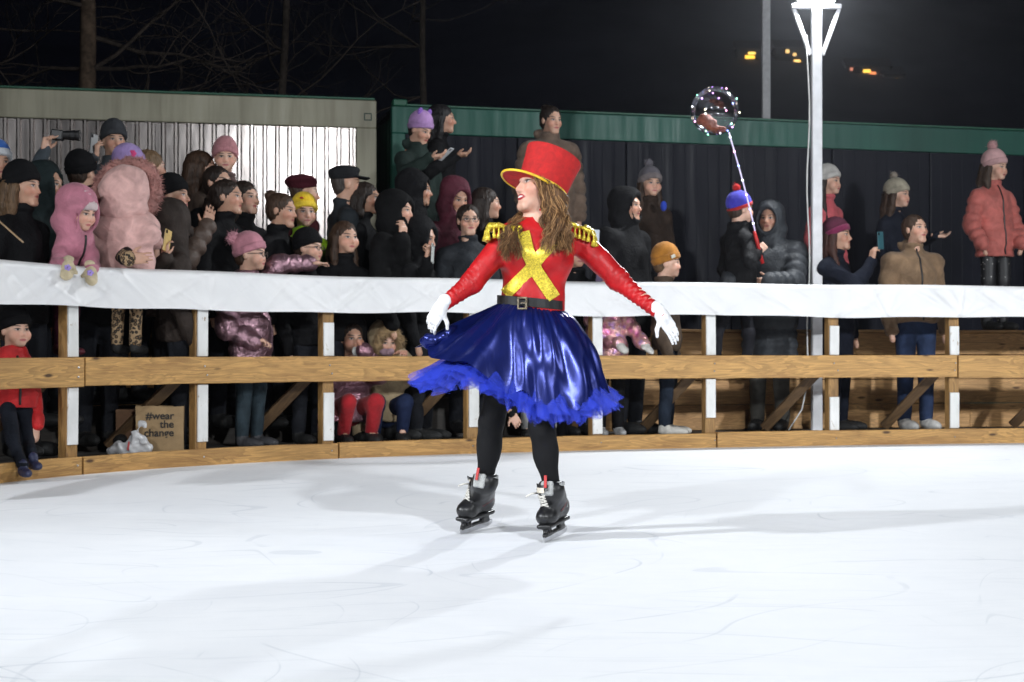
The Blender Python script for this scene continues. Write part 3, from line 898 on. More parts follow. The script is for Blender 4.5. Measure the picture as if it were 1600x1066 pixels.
# ------------------------------------------------------------------ bare trees behind the containers
BARK_LIT = plain('lit_trunk_bark', (0.13, 0.088, 0.06), 0.9, nscale=14, var=0.5)  # lighter bark copy: warm light on the thick trunk put into its colour
BARK = plain('bark', (0.055, 0.042, 0.034), 0.9, nscale=14, var=0.5)
def bare_tree(px, Y, r0, label, seed, hgt=8.0, low=2.2, nb=16, lean=0.0):
    rs = np.random.default_rng(seed)
    base = np.array([(px - 800) / FPX * Y, Y, 0.0])
    root = thing('bare_tree', base, label, 'tree', 'bare trees behind the containers')
    zs = np.linspace(0, hgt, 22)
    tr = np.stack([lean * zs + 0.04 * np.sin(zs * 1.1 + seed), 0.05 * np.sin(zs * 0.8 + 2), zs], 1)
    MB().tube(tr, r0 * (1 - 0.07 * zs) * (1 + 0.05 * np.sin(zs * 7)), 10).build('trunk', BARK_LIT if r0 > .12 else BARK, root, smooth=True)
    mb = MB()
    def branch(p, d, L, r, lev):
        n = 7; pts = [p]; dd = d / np.linalg.norm(d)
        for i in range(n):
            dd = dd + rs.normal(size=3) * 0.16 + np.array([0, 0, -0.03 + 0.05 * lev]); dd /= np.linalg.norm(dd)
            pts.append(pts[-1] + dd * L / n)
        mb.tube(pts, np.linspace(r, r * 0.3, n + 1), 5 if lev < 2 else 4, cap=False)
        if lev < 3:
            for k in range(rs.integers(3, 6)):
                i = rs.integers(2, n + 1); v = rs.normal(size=3); v -= dd * (v @ dd); v /= np.linalg.norm(v)
                branch(pts[i], dd * 0.7 + v * 0.75 + np.array([0, 0, -0.1]), L * rs.uniform(0.4, 0.65), r * 0.42, lev + 1)
    for k in range(nb):
        z = rs.uniform(low, min(hgt, 6.5)); a = rs.uniform(0, 2 * math.pi) if k > 5 else rs.choice([0.1, 3.0]) + rs.normal() * 0.5
        i = np.argmin(abs(zs - z))
        branch(tr[i] + np.array([math.cos(a), math.sin(a), 0]) * r0 * 0.6, np.array([math.cos(a), math.sin(a), rs.uniform(-0.15, 0.35)]), rs.uniform(1.4, 2.8), r0 * 0.22, 1)
    mb.build('branches', BARK, root, smooth=True)
    return root
bare_tree(133, 18.6, 0.14, 'thick bare tree trunk rising behind the cream container beam', 3, low=3.4)
bare_tree(430, 21.5, 0.08, 'thin bare tree with drooping twigs behind the ribbed container', 8, low=3.2, nb=20, lean=0.02)
bare_tree(664, 23, 0.075, 'slender bare tree behind the gap between the containers', 5, low=3.6, nb=10)
bare_tree(-70, 19.5, 0.1, 'bare tree with low branches at the far left edge', 12, low=3.0, nb=20)

# ------------------------------------------------------------------ lit houses on the far hillside
HX = np.linspace(-260, 320, 30)
P = np.array([[(x, y, -0.5 + (75 + 8 * math.sin(x * 0.013) + 5 * math.sin(x * 0.05 + 1)) * max(0, (y - 150)) / 130) for y in (150, 200, 240, 280, 300)] for x in HX])
hill = MB().grid(P).build('hillside', plain('sky_toned_hillside', (0.5, 0.5, 0.52), 0.95, nscale=0.03, var=0.35), None, smooth=True)  # pale tone imitates the night sky's brightness, so the slope blends in
tag(hill, kind='structure')
HW = plain('far_house_wall', (0.5, 0.48, 0.45), 0.9); HR = plain('far_house_roof', (0.45, 0.42, 0.42), 0.9)  # walls and roofs paled for the same blend with the sky
def far_house(px, py, Y, w, h, wins, label):
    c = at(px, py, Y)
    root = thing('hillside_house', (c[0], Y, c[2] - h), label, 'house', 'lit houses on the far hillside')
    MB().box((0, 2.5, h * 0.5 - 2), (w / 2, 2.4, h * 0.5 + 2), None, 0.05).build('wall', HW, root)
    MB().add([(-w/2-.3, 0, h+.01), (w/2+.3, 0, h+.01), (w/2+.3, 5, h+.01), (-w/2-.3, 5, h+.01), (-w/2-.3, 2.5, h+1.6), (w/2+.3, 2.5, h+1.6)],
             [(0, 1, 5, 4), (2, 3, 4, 5), (0, 4, 3), (1, 2, 5), (0, 3, 2, 1)]).build('roof', HR, root)
    for (x, y, ww, hh, col, es) in wins:
        a = at(x, y, Y + 0.06)
        MB().box((a[0] - c[0], 0.06, a[2] - (c[2] - h)), (ww / 2, 0.04, hh / 2)).build('lit_window', plain('lit_window_%s' % col, lin(col), 0.4, emit=lin(col), es=es), root)
        MB().box((a[0] - c[0], 0.05, a[2] - (c[2] - h) - hh / 2 - 0.06), (ww / 2 + .1, 0.08, 0.05)).build('sill', HW, root)
far_house(1172, 75, 219, 3.5, 3, [(1175, 83, 1.0, .35, '#FFD060', 2.2), (1172, 89, 1.3, .45, '#FFC040', 2.6), (1201, 73, .3, .3, '#FFB090', 1.2)], 'far hillside house with two stacked yellow windows')
far_house(1240, 74, 219, 5, 3.5, [(1231, 80, .5, .5, '#FFD080', 1.6), (1242, 85, .45, .4, '#FFD080', 1.4), (1246, 96, .9, .5, '#FFC870', 2.4), (1252, 100, .5, .4, '#FFB860', 1.4), (1231, 107, .5, .4, '#D0C8FF', 1.5), (1202, 104, .3, .3, '#FFE8D0', 1.3)], 'far hillside house with scattered lit windows beside the pole')
far_house(1360, 103, 217, 6, 3.4, [(1355, 111, 1.0, .45, '#FFC850', 2.2), (1364, 115, .9, .5, '#FF9860', 1.6), (1374, 120, .7, .5, '#FFB050', 2.0), (1331, 108, .35, .4, '#FFA080', 1.0), (1377, 137, .6, .5, '#FFC060', 1.5)], 'far hillside house with a row of orange lit windows')
far_house(1397, 116, 216, 3, 3, [(1393, 125, .4, .4, '#FFF0D0', 2.4), (1401, 125, .35, .5, '#FFD070', 1.8)], 'small far hillside house with two pale windows')
# ------------------------------------------------------------------ building people
def head_prims(sd, c, R, hs, fem=True, smile=0.0, kid=False, seed=None):
    jt = np.zeros(6) if seed is None else np.random.default_rng(seed).uniform(-1, 1, 6)
    T = lambda x, y, z: c + R @ (np.array([x, y, z]) * hs)
    e = lambda p, r, k=0.02, op='u': sd.ell(T(*p), np.array(r) * hs, R, k * hs, op)
    cp = lambda a, b, ra, rb, k=0.012, op='u': sd.cap(T(*a), T(*b), ra * hs, rb * hs, k * hs, op)
    e((0, .014, .036), (.075, .096, .084))
    jw = (.056 if fem else .061) + .004 * jt[0]
    if kid:
        e((0, -.030, -.030), (.060, .062, .074), .04); cp((-.010, -.074, -.086), (.010, -.074, -.086), .017, .017, .03)
        e((-.040, -.060, -.040), (.028, .026, .026), .03); e((.040, -.060, -.040), (.028, .026, .026), .03)
    else:
        e((0, -.032, -.036), (jw, .064, .080), .04)
        cp((-.018, -.076 - .005 * jt[1], -.098 - .004 * jt[2]), (.018, -.076 - .005 * jt[1], -.098 - .004 * jt[2]), .018, .018, .03)
    cp((-.030, -.079, .024), (.030, -.079, .024), .014, .014, .02)
    e((-.034, -.098, .002), (.017, .014, .011), .014, 's'); e((.034, -.098, .002), (.017, .014, .011), .014, 's')
    e((-.032, -.0735, .003), (.0145, .0145, .0115), .004); e((.032, -.0735, .003), (.0145, .0145, .0115), .004)
    e((-.042, -.062, -.028 + .004 * smile), (.022, .022 + .006 * smile, .020), .03); e((.042, -.062, -.028 + .004 * smile), (.022, .022 + .006 * smile, .020), .03)
    cp((0, -.090, .006), (0, -.108 - .004 * jt[3] + (.008 if kid else 0), -.031 + .004 * jt[4] + (.004 if kid else 0)), .0075, .0125 if not kid else .0105, .014)
    cp((-.011, -.098, -.034), (.011, -.098, -.034), .008, .008, .008)
    cp((-.019, -.0865, -.0575), (.019, -.0865, -.0575), .0085, .0085, .01)
    cp((-.015, -.0865, -.068), (.015, -.0865, -.068), .0085, .0085, .008)
    e((-.076, .008, -.006), (.010, .020, .031), .01); e((.076, .008, -.006), (.010, .020, .031), .01)
    cp((0, .022, -.06), (0, .036, -.20), .047 if fem else .056, .050 if fem else .062, .04)

def hand_prims(sd, w, d, nrm, thumb, size=1.0, curl=25, fat=1.0, spread=0.10, point=False):
    "w wrist, d along the fingers, nrm out of the palm, thumb +1/-1"
    d = np.asarray(d, float); d = d / np.linalg.norm(d); nrm = np.asarray(nrm, float); nrm = nrm - d * (nrm @ d); nrm /= np.linalg.norm(nrm)
    lat = np.cross(d, nrm) * thumb
    R = np.stack([lat, nrm, d], 1); z = size
    sd.cap(w - d * .03 * z, w + d * .02 * z, .026 * z * fat, .026 * z * fat, .015)
    sd.box(w + d * .05 * z, np.array([.039, .015, .046]) * z * fat, R, .012 * z, .014)
    for i, (lx, L) in enumerate(((.029, .070), (.010, .080), (-.009, .075), (-.027, .060))):
        p = w + d * (.090 - (.008 if i == 3 else 0)) * z + lat * lx * z
        dd = d + lat * spread * (1.5 - i) * .6; dd /= np.linalg.norm(dd)
        c = math.radians(curl * (0.25 if point and i == 0 else 1) * (1 + .12 * i))
        r = .0085 * z * fat
        for j, f in enumerate((.46, .30, .24)):
            ax = nrm - dd * (nrm @ dd); ax /= np.linalg.norm(ax)
            dd = dd * math.cos(c) + ax * math.sin(c)
            q = p + dd * L * f * z
            sd.cap(p, q, r, r * .92, .004); p = q; r *= .93
    p = w + d * .028 * z + lat * .034 * z
    dd = d * .62 + lat * .7 + nrm * .35; dd /= np.linalg.norm(dd)
    for L, r in ((.040, .0125), (.032, .0098)):
        q = p + dd * L * z; sd.cap(p, q, r * z * fat, r * .9 * z * fat, .006); p = q; dd = dd * .8 + d * .5; dd /= np.linalg.norm(dd)

def add_hp(me, c, R, hs):
    n = len(me.vertices); co = np.empty(n * 3, np.float32); me.vertices.foreach_get('co', co)
    q = ((co.reshape(-1, 3) - c) @ R) / hs
    a = me.attributes.new('hp', 'FLOAT_VECTOR', 'POINT'); a.data.foreach_set('vector', q.astype(np.float32).ravel())

def ik(S, W, a, b, pole):
    d = W - S; L = np.linalg.norm(d); 
    if L > (a + b) * .995: f = L / ((a + b) * .995); a *= f; b *= f
    d /= L; x = (a * a - b * b + L * L) / (2 * L); h = math.sqrt(max(a * a - x * x, 0))
    pl = pole - d * (pole @ d); pl /= np.linalg.norm(pl) + 1e-9
    return S + d * x + pl * h

SKINS = [((.56, .33, .235), (.40, .10, .09)), ((.48, .27, .185), (.34, .10, .085)), ((.62, .38, .28), (.46, .13, .12)), ((.40, .215, .14), (.28, .085, .07))]

def beanie(parent, name, c, R, hs, col, kind='knit', cuff=None, top=0.0, pom=None, low=0.0, cufh=.05, ears=None):
    "knitted hat on the head at c; cuff = colour of the turned-up band"
    T = lambda x, y, z: c + R @ (np.array([x, y, z]) * hs)
    def cutf(P, dz=0.0, sg=1):
        q = ((P - c) @ R) / hs
        return sg * (q[..., 2] - (.012 - low - .36 * q[..., 1]) - dz) * hs
    sd = SDF(3)
    sd.ell(T(0, .016, .058 + top * .4), np.array([.095, .114, .106 + top * .6]) * hs, R, .02)
    if top > .02: sd.ell(T(0, .03, .12 + top * .6), np.array([.05, .05, .06]) * hs, R, .05)
    sd.fn(lambda P: cutf(P), (-9,) * 3, (9,) * 3, .006, 'i') if False else None
    sd.p.append((lambda P: -cutf(P), np.zeros(3), np.zeros(3), .006, 'i'))
    def rib(P):
        q = (P - c) @ R; return .0022 * hs * np.cos(30 * np.arctan2(q[..., 0], q[..., 1] - .01))
    if kind == 'knit': sd.mod(rib)
    o = sdf_obj(sd, name, fabric(col, .9, kind), parent, .010 * hs, relax=1)
    sc = SDF(4)
    sc.ell(T(0, .014, .050), np.array([.103, .122, .112]) * hs, R, .02)
    sc.p.append((lambda P: -cutf(P, -.004), np.zeros(3), np.zeros(3), .008, 'i'))
    sc.p.append((lambda P: cutf(P, cufh), np.zeros(3), np.zeros(3), .008, 'i'))
    if kind == 'knit': sc.mod(rib)
    sdf_obj(sc, 'hat_cuff', fabric(cuff or tuple(x * .92 for x in col), .9, kind), o, .009 * hs, relax=1)
    if pom:
        pc, pr = pom
        pompom(o, T(0, .035, .165 + top + pr * .5), pr * hs, pc)
    if ears:
        for sx in (-1, 1):
            se = SDF(5); se.ell(T(sx * .062, .01, .158), np.array([.030, .014, .034]) * hs, R, .01)
            sdf_obj(se, 'hat_ear', fabric(ears, .9, 'fur'), o, .007)
    return o

def furry(o, n, L, w=.0032, seed=3):
    "add n loose tufts of fur along the surface normals of a mesh"
    me = o.data; rs = np.random.default_rng(seed)
    nv = len(me.vertices); co = np.empty(nv * 3, np.float32); me.vertices.foreach_get('co', co); co = co.reshape(-1, 3)
    no = np.empty(nv * 3, np.float32); me.vertices.foreach_get('normal', no); no = no.reshape(-1, 3)
    F = [tuple(p.vertices) for p in me.polygons]
    pick = rs.integers(0, nv, n); d = no[pick] + rs.normal(size=(n, 3)) * .45; d /= np.linalg.norm(d, axis=1)[:, None]
    sd_ = np.cross(d, rs.normal(size=(n, 3))); sd_ /= np.linalg.norm(sd_, axis=1)[:, None]
    b = co[pick] - no[pick] * .003; ln = (L * rs.uniform(.5, 1.1, n))[:, None]
    T = np.stack([b - sd_ * w, b + sd_ * w, b + d * ln - np.array([0, 0, 1]) * ln * .2], 1).reshape(-1, 3)
    F += [(nv + 3 * i, nv + 3 * i + 1, nv + 3 * i + 2) for i in range(n)]
    m2 = mesh_data(me.name, np.vstack([co, T]), F); m2.materials.append(me.materials[0]); o.data = m2
    return o

def pompom(parent, c, r, col, name='pompom'):
    sd = SDF(6); sd.ell(c, np.array([r, r, r]), None, .01)
    rs = np.random.default_rng(int(abs(c[0]) * 1000) + 5)
    D = rs.normal(size=(9, 3)); D /= np.linalg.norm(D, axis=1)[:, None]
    sd.mod(lambda P: r * .09 * np.sin((P - c) @ (D[0] * 9 / r) + 1) * np.sin((P - c) @ (D[1] * 8 / r)) + r * .07 * np.sin((P - c) @ (D[2] * 14 / r)) * np.sin((P - c) @ (D[3] * 13 / r)))
    V, F = sd.mesh(max(.005, r / 9))
    mb_f = [tuple(f) for f in F]
    # loose yarn ends all over
    mb = MB(); mb.v = [tuple(v) for v in V]; mb.f = mb_f
    for i in range(260):
        v = rs.normal(size=3); v /= np.linalg.norm(v); p = c + v * r * .85; q = c + (v + rs.normal(size=3) * .16) * r * rs.uniform(1.1, 1.38)
        w = np.cross(v, rs.normal(size=3)); w /= np.linalg.norm(w); w *= r * .06
        mb.add([p - w, p + w, q], [(0, 1, 2)])
    return mb.build(name, fabric(col, .95, 'fur'), parent, smooth=True)

def hair(parent, c, R, hs, col, kind='back', length=.28, under_hat=False, flow=None):
    T = lambda x, y, z: c + R @ (np.array([x, y, z]) * hs)
    sd = SDF(9)
    g = -.004 if under_hat else .006
    sd.ell(T(0, .022, .036), np.array([.079 + g, .100 + g, .086 + g]) * hs, R, .02)
    sd.ell(T(0, .045, -.02), np.array([.070 + g, .066 + g, .07]) * hs, R, .03)
    # open the face
    sd.ell(T(0, -.115, -.035), np.array([.070, .085, .098] if kind in ('long', 'front', 'short') else [.074, .090, .118]) * hs, R, .012, 's')
    sd.ell(T(0, -.06, -.09), np.array([.10, .07, .07]) * hs, R, .012, 's')
    if kind == 'short': sd.ell(T(0, .03, -.13), np.array([.12, .12, .06]) * hs, R, .01, 's')
    if kind == 'bun': sd.ell(T(0, .10, .10), np.array([.045, .045, .042]) * hs, R, .012)
    if kind == 'pony':
        sd.cap(T(0, .11, .03), T(0, .15, -.06), .03 * hs, .034 * hs, .02); sd.cap(T(0, .15, -.06), T(0, .13, -.06 - length), .034 * hs, .012 * hs, .02)
    if kind in ('long', 'front'):
        dn = np.array([0, 0, -1.0])
        for x, y, r in ((-.072, .015, .030), (.072, .015, .030), (-.045, .075, .046), (.045, .075, .046), (0, .09, .05)):
            a = T(x, y, 0); m = T(x * 1.1, y + .012, -.12); b = m + dn * length * hs + R @ np.array([x * .25, (-.07 if kind == 'front' and abs(x) > .06 else .03), 0])
            sd.cap(a, m, r * hs, r * 1.05 * hs, .03); sd.cap(m, b, r * 1.05 * hs, r * .55 * hs, .03)
    def strand(P):
        q = (P - c) @ R
        th = np.arctan2(q[..., 0], q[..., 1] - .02)
        return .0035 * hs * np.sin(34 * th + 5 * np.sin(14 * q[..., 2])) + .002 * hs * np.sin(71 * th + 40 * q[..., 2])
    sd.mod(strand)
    return sdf_obj(sd, 'hair', hair_mat(col), parent, .0095 * hs, relax=0)

def glasses(parent, c, R, hs, col=(.02, .02, .02)):
    mb = MB(); T = lambda x, y, z: c + R @ (np.array([x, y, z]) * hs)
    for sx in (-1, 1):
        mb.tube([T(sx * .033 + .022 * math.cos(a), -.112 + .008 * abs(math.cos(a)), .0 + .018 * math.sin(a)) for a in np.linspace(0, 2 * math.pi, 15)], .0022 * hs, 5, cap=False)
        mb.tube([T(sx * .056, -.106, .004), T(sx * .077, -.05, .006), T(sx * .081, .01, .004)], .002 * hs, 5)
    mb.tube([T(-.012, -.114, .004), T(0, -.117, .007), T(.012, -.114, .004)], .002 * hs, 5)
    return mb.build('glasses', plain('spectacle_frame', (.10, .08, .07), .3, .6), parent, smooth=True)

CROWD = []
def person(label, px, py, Y, g=None, yaw=60, hyaw=None, hp=0, hr=0, hs=1.0, fem=True, skin=0, lean=(0, 0), sw=1.0, bulk=1.0,
           jac=((.02, .02, .022), 'cloth', .8), baf=0, hem=.46, hood=None, fur=None, hat=None, hr_=None, arms=(None, None), gloves=None,
           trs=(.012, .013, .017), shoe=(.02, .02, .02), pose='stand', specs=False, legs=None, cuffc=None, collar=True, zipc=None, lod=1.0, brow=None, lips=None):
    """px, py: the photo pixel between the eyes; Y: depth; g: height of what the person stands on.
    arms: per side (local -x, local +x) None = hanging or dict(w=world wrist, d=finger direction, n=palm normal)"""
    g = G0 if g is None else g
    kid = hs < .96
    hs = hs * (1.15 if kid else 1.06)
    eye = at(px, py, Y)
    R = rotm(yaw); Rh = rotm(yaw if hyaw is None else hyaw, hp, hr)
    off = R @ np.array([lean[1], -lean[0], 0])
    root_p = np.array([eye[0] - off[0], eye[1] - off[1], g])
    # the head's centre sits behind the eyes
    hc = eye - root_p + Rh @ np.array([0, .05, 0]) * hs
    root_p = root_p + np.array([hc[0] - off[0], hc[1] - off[1], 0]); hc = eye + Rh @ np.array([0, .05, 0]) * hs - root_p
    H = (eye[2] - g) + .115 * hs
    if pose == 'crouch': H = hs * 1.45
    root = thing('person', root_p, label, 'person', 'spectators behind the rink barrier')
    CROWD.append(root)
    L = lambda x, y, z: R @ np.array([x, y, z])
    nb = hc + Rh @ np.array([0, .03, 0]) * hs - np.array([0, 0, .150 * hs])
    hipz = .52 * H if pose == 'stand' else .17 * H
    pel = np.array([0, 0, hipz]) + (L(0, .05, 0) if pose == 'crouch' else 0)
    ch = pel + (nb - pel) * .62
    shw = .100 * H * sw; shc = nb - np.array([0, 0, .098 * hs])
    SHO = [shc + L(-shw, 0, -.02), shc + L(shw, 0, -.02)]
    la, lb = .172 * H, .158 * H
    WR, EL, HD = [], [], []
    for i, sx in enumerate((-1, 1)):
        a = arms[i]
        if a is None:
            w = SHO[i] + L(sx * .03 * H, -.05 * H, -.315 * H); d = L(-sx * .1, -.2, -1); n = L(-sx, 0, 0)
            pole = L(sx * .4, 1, 0)
        else:
            w = np.asarray(a['w']) - root_p; d = np.asarray(a['d'], float); n = np.asarray(a['n'], float); pole = np.asarray(a.get('pole', L(sx * .8, .5, -1)))
        e_ = ik(SHO[i], w, la, lb, pole)
        WR.append(w); EL.append(e_); HD.append((d, n, a or {}))
    hipw = .05 * H
    if legs is None:
        if pose == 'crouch':
            legs = [(pel + L(sx * hipw, 0, 0), pel + L(sx * .07 * H, -.22 * H, .04 * H), np.array([0, 0, .045 * H]) + L(sx * .07 * H, -.10 * H, 0)) for sx in (-1, 1)]
        else:
            legs = [(pel + L(sx * hipw, 0, 0), np.array([0, 0, .285 * H]) + L(sx * hipw * 1.05, -.012, 0) + pel * np.array([.5, .5, 0]), np.array([0, 0, .045 * H]) + L(sx * hipw * 1.1, .01, 0)) for sx in (-1, 1)]
    else:
        legs = [tuple(np.asarray(q) - root_p for q in l) for l in legs]
    # ---- body: one continuous skin surface
    sd = SDF(1)
    head_prims(sd, hc, Rh, hs, fem, 0.0, kid, int(abs(px) * 7 + py))
    tr = .088 * H * bulk
    sd.ecap(pel, ch, tr * .78, tr * .8, R, .66, .05); sd.cap(SHO[0], SHO[1], .036 * H, .036 * H, .04); sd.cap(ch, nb, .05 * H, .04 * hs, .04)
    fine = [(hc - .15 * hs, hc + .15 * hs)]
    for i, sx in enumerate((-1, 1)):
        sd.cap(SHO[i], EL[i], .027 * H, .022 * H, .02); sd.cap(EL[i], WR[i], .022 * H, .016 * H, .02)
        d, n, a = HD[i]
        show = a.get('show', True) and not (gloves and arms[i] is not None)
        hz = (.92 + .08 * hs) * a.get('size', .98) * (.9 if kid else 1)
        if arms[i] is not None and show:
            hand_prims(sd, WR[i], d, n, a.get('thumb', -sx), hz, a.get('curl', 25), 1.05, a.get('spread', .1), a.get('point', False))
            dn = np.asarray(d) / np.linalg.norm(d)
            mid = WR[i] + dn * .08 * hz
            fine.append((mid - .11 * hz, mid + .11 * hz))
        else:
            dn = np.asarray(d) / np.linalg.norm(d)
            sd.cap(WR[i], WR[i] + dn * .10 * hz, .022 * hz, .028 * hz, .02)
    for h_, k_, a_ in legs:
        sd.cap(h_, k_, .038 * H, .03 * H, .04); sd.cap(k_, a_, .03 * H, .02 * H, .02); sd.cap(a_, a_ + L(0, -.06 * H, -.02 * H), .02 * H, .018 * H, .02)
    V, F = sd.mesh(.026, fine, .0085 * hs if lod >= 1 else .011)
    sk, lp = SKINS[skin]
    V = relax_mesh(V, F, 1, .25)
    me = mesh_data('body', V, F); add_hp(me, hc, Rh, hs)
    body = obj('body', me, skin_mat(sk, lips or lp, brow or (.03, .02, .014)), root)
    # ---- jacket
    jcol, jk, jr = jac
    jm = fabric(jcol, jr, jk, .85 if jk == 'foil' else (.6 if jk == 'holo' else 0))
    sj = SDF(int(abs(px)) + 3)
    hz_ = hem * H if pose == 'stand' else pel[2] - .10
    b8 = baf
    low = np.array([pel[0], pel[1], hz_ - .03])
    sj.ecap(low, pel, tr * 1.12, tr * 1.1, R, .74, .05, baf=b8); sj.ecap(pel, ch, tr * 1.1, tr * 1.08, R, .74, .05, baf=b8)
    sj.p.append((lambda P: -(P[..., 2] - hz_), np.zeros(3), np.zeros(3), .008, 'i'))
    for q_ in SHO: sj.cap(nb - np.array([0, 0, .045]), q_, .048, .041 * H * bulk, .045)
    sj.cap(ch, nb - np.array([0, 0, .03]), tr * .75, .06, .06)
    for i in (0, 1):
        sj.cap(SHO[i], EL[i], .040 * H * bulk, .036 * H * bulk, .03, baf=b8); sj.cap(EL[i], WR[i], .038 * H * bulk, .028 * H * bulk, .02, baf=b8)
    nk = nb + (hc - nb) * .18
    if collar and hood != 'up':
        sj.torus(nk, Rh if False else R, .062 * hs, .022, 1.0, .03)
    if hood == 'down':
        sj.ell(nk + L(0, .085, .015), (.115 * hs, .055, .075), R, .03); sj.ell(nk + L(0, .095, .055), (.085 * hs, .035, .05), R, .02, 's')
    if hood == 'up':
        T = lambda x, y, z: hc + Rh @ (np.array([x, y, z]) * hs)
        sj.cap(T(0, .035, -.09), nb - np.array([0, 0, .03]), .092 * hs, .11 * hs, .05)
        sj.ell(T(0, .030, .024), np.array([.122, .140, .148]) * hs, Rh, .022); sj.ell(T(0, .10, .075), np.array([.075, .07, .075]) * hs, Rh, .05); sj.ell(T(0, .055, -.085), np.array([.128, .115, .10]) * hs, Rh, .03)
        sj.ell(T(0, -.145, -.015), np.array([.080, .135, .112]) * hs, Rh, .014, 's')
        sj.torus(T(0, -.080, -.012), Rh @ np.array([[1, 0, 0], [0, 0, 1], [0, -1, 0]], float).T, .084 * hs, .012 * hs, 1.3, .012)
    sj.wrinkle(.0046 if not baf else .003, 26, 5)
    jo = sdf_obj(sj, 'jacket', jm, root, (.0115 if baf else .0145) if lod >= 1 else .018, relax=0 if baf else 1)
    if fur:
        T = lambda x, y, z: hc + Rh @ (np.array([x, y, z]) * hs)
        sf = SDF(8)
        sf.torus(T(0, -.085, -.012), Rh @ rotm(0, 90, 0) if False else Rh @ np.array([[1, 0, 0], [0, 0, 1], [0, -1, 0]], float).T, .088 * hs, .032 * hs, 1.22, .02)
        sf.wrinkle(.005, 110, 4)
        furry(sdf_obj(sf, 'hood_trim', fabric(fur, .95, 'fur'), jo, .010), 1500, .030)
    if zipc:
        pts = []
        for z in np.linspace(hz_ + .02, nb[2] - .01, 14):
            f = (z - pel[2]) / (nb[2] - pel[2]); c_ = pel + (nb - pel) * max(f, 0); c_[2] = z
            ts = np.linspace(0, .4, 160); Q = c_ + ts[:, None] * L(0, -1, 0); dd = sj.eval(Q); k = np.argmax(dd > 0)
            pts.append(Q[k] + L(0, -.001, 0))
        MB().tube(pts, .008, 6, flat=1.0).build('zip', plain('zip_dark', (.015, .012, .012), .4), jo, smooth=True)
    if cuffc:
        for i in (0, 1):
            if arms[i] is None: continue
            d = (WR[i] - EL[i]); d /= np.linalg.norm(d)
            sc = SDF(2); sc.cap(WR[i] - d * .07, WR[i] + d * .005, .033 * H, .030 * H, .01)
            sdf_obj(sc, 'cuff', cuffc, jo, .011)
    # ---- trousers and shoes
    st = SDF(5)
    st.ecap(pel + np.array([0, 0, .03 * H]), pel - np.array([0, 0, .02]), tr * .95, tr * .9, R, .72, .04)
    for h_, k_, a_ in legs:
        st.cap(h_, k_, .052 * H, .040 * H, .03); st.cap(k_, a_ + np.array([0, 0, .02]), .040 * H, .032 * H, .02)
    st.wrinkle(.003, 26, 3)
    tm = trs if not isinstance(trs, tuple) else fabric(trs, .85, 'cloth')
    sdf_obj(st, 'trousers', tm, root, .018 if lod >= 1 else .024, relax=1)
    for h_, k_, a_ in legs:
        ss_ = SDF(6); f = L(0, -1, 0); so = a_ - np.array([0, 0, .02 * H])
        ss_.cap(a_ + np.array([0, 0, .03 * H]), a_, .030 * H, .030 * H, .02); ss_.ell(so + f * .05 * H, (.032 * H, .085 * H, .028 * H), R, .02)
        zf = so[2] - .026 * H
        ss_.p.append((lambda P, zf=zf: -(P[..., 2] - zf), np.zeros(3), np.zeros(3), .006, 'i'))
        sdf_obj(ss_, 'shoe', shoe if not isinstance(shoe, tuple) else fabric(shoe, .5, 'leather'), root, .012, relax=1)
    # ---- hat, hair, spectacles, gloves
    if hat:
        hk = dict(hat); kind = hk.pop('kind', 'beanie')
        if kind == 'beanie': beanie(root, 'hat', hc, Rh, hs, **hk)
        elif kind == 'cap':
            T = lambda x, y, z: hc + Rh @ (np.array([x, y, z]) * hs)
            sc = SDF(3)
            sc.ell(T(0, .02, .075), np.array([.098, .112, .062]) * hs, Rh, .02); sc.ell(T(0, .01, .105), np.array([.105, .118, .035]) * hs, Rh, .03)
            sc.p.append((lambda P: -(((P - hc) @ Rh)[..., 2] - .035 * hs), np.zeros(3), np.zeros(3), .006, 'i'))
            sc.box(T(0, -.12, .045), np.array([.075, .055, .006]) * hs, Rh @ rotm(0, -12, 0), .005, .02)
            sdf_obj(sc, 'hat', fabric(hk['col'], .85, 'cloth'), root, .009)
        elif kind == 'beret':
            T = lambda x, y, z: hc + Rh @ (np.array([x, y, z]) * hs)
            sc = SDF(3); sc.ell(T(0, .03, .085), np.array([.115, .125, .05]) * hs, Rh @ rotm(0, 0, 8), .02); sc.ell(T(0, .015, .05), np.array([.092, .108, .05]) * hs, Rh, .02)
            sc.p.append((lambda P: -(((P - hc) @ Rh)[..., 2] - .03 * hs + .2 * ((P - hc) @ Rh)[..., 1]), np.zeros(3), np.zeros(3), .006, 'i'))
            sdf_obj(sc, 'hat', fabric(hk['col'], .9, 'fur'), root, .009)
    if hat and not hr_: hr_ = dict(col=(.035, .02, .013), kind='short', under_hat=True)
    if hr_: hair(root, hc, Rh, hs, **hr_)
    if specs: glasses(root, hc, Rh, hs)
    if gloves:
        for i, sx in enumerate((-1, 1)):
            if arms[i] is None: continue
            d, n, a = HD[i]; d = np.asarray(d) / np.linalg.norm(d); n = np.asarray(n, float); n = n - d * (n @ d); n /= np.linalg.norm(n); lt = np.cross(d, n) * -sx
            sg = SDF(7); Rg = np.stack([lt, n, d], 1); q = .95 * hs
            sg.cap(WR[i] - d * .03, WR[i] + d * .02, .036 * q, .034 * q, .02); sg.ell(WR[i] + d * .075 * q, np.array([.045, .028, .078]) * q, Rg, .02)
            sg.cap(WR[i] + d * .03 * q + lt * .03 * q, WR[i] + d * .08 * q + lt * .058 * q, .016 * q, .014 * q, .012)
            sg.wrinkle(.002, 60, 3)
            sdf_obj(sg, 'mitten', fabric(gloves, .9, 'fur'), root, .008)
    root['jm'] = 0
    del root['jm']
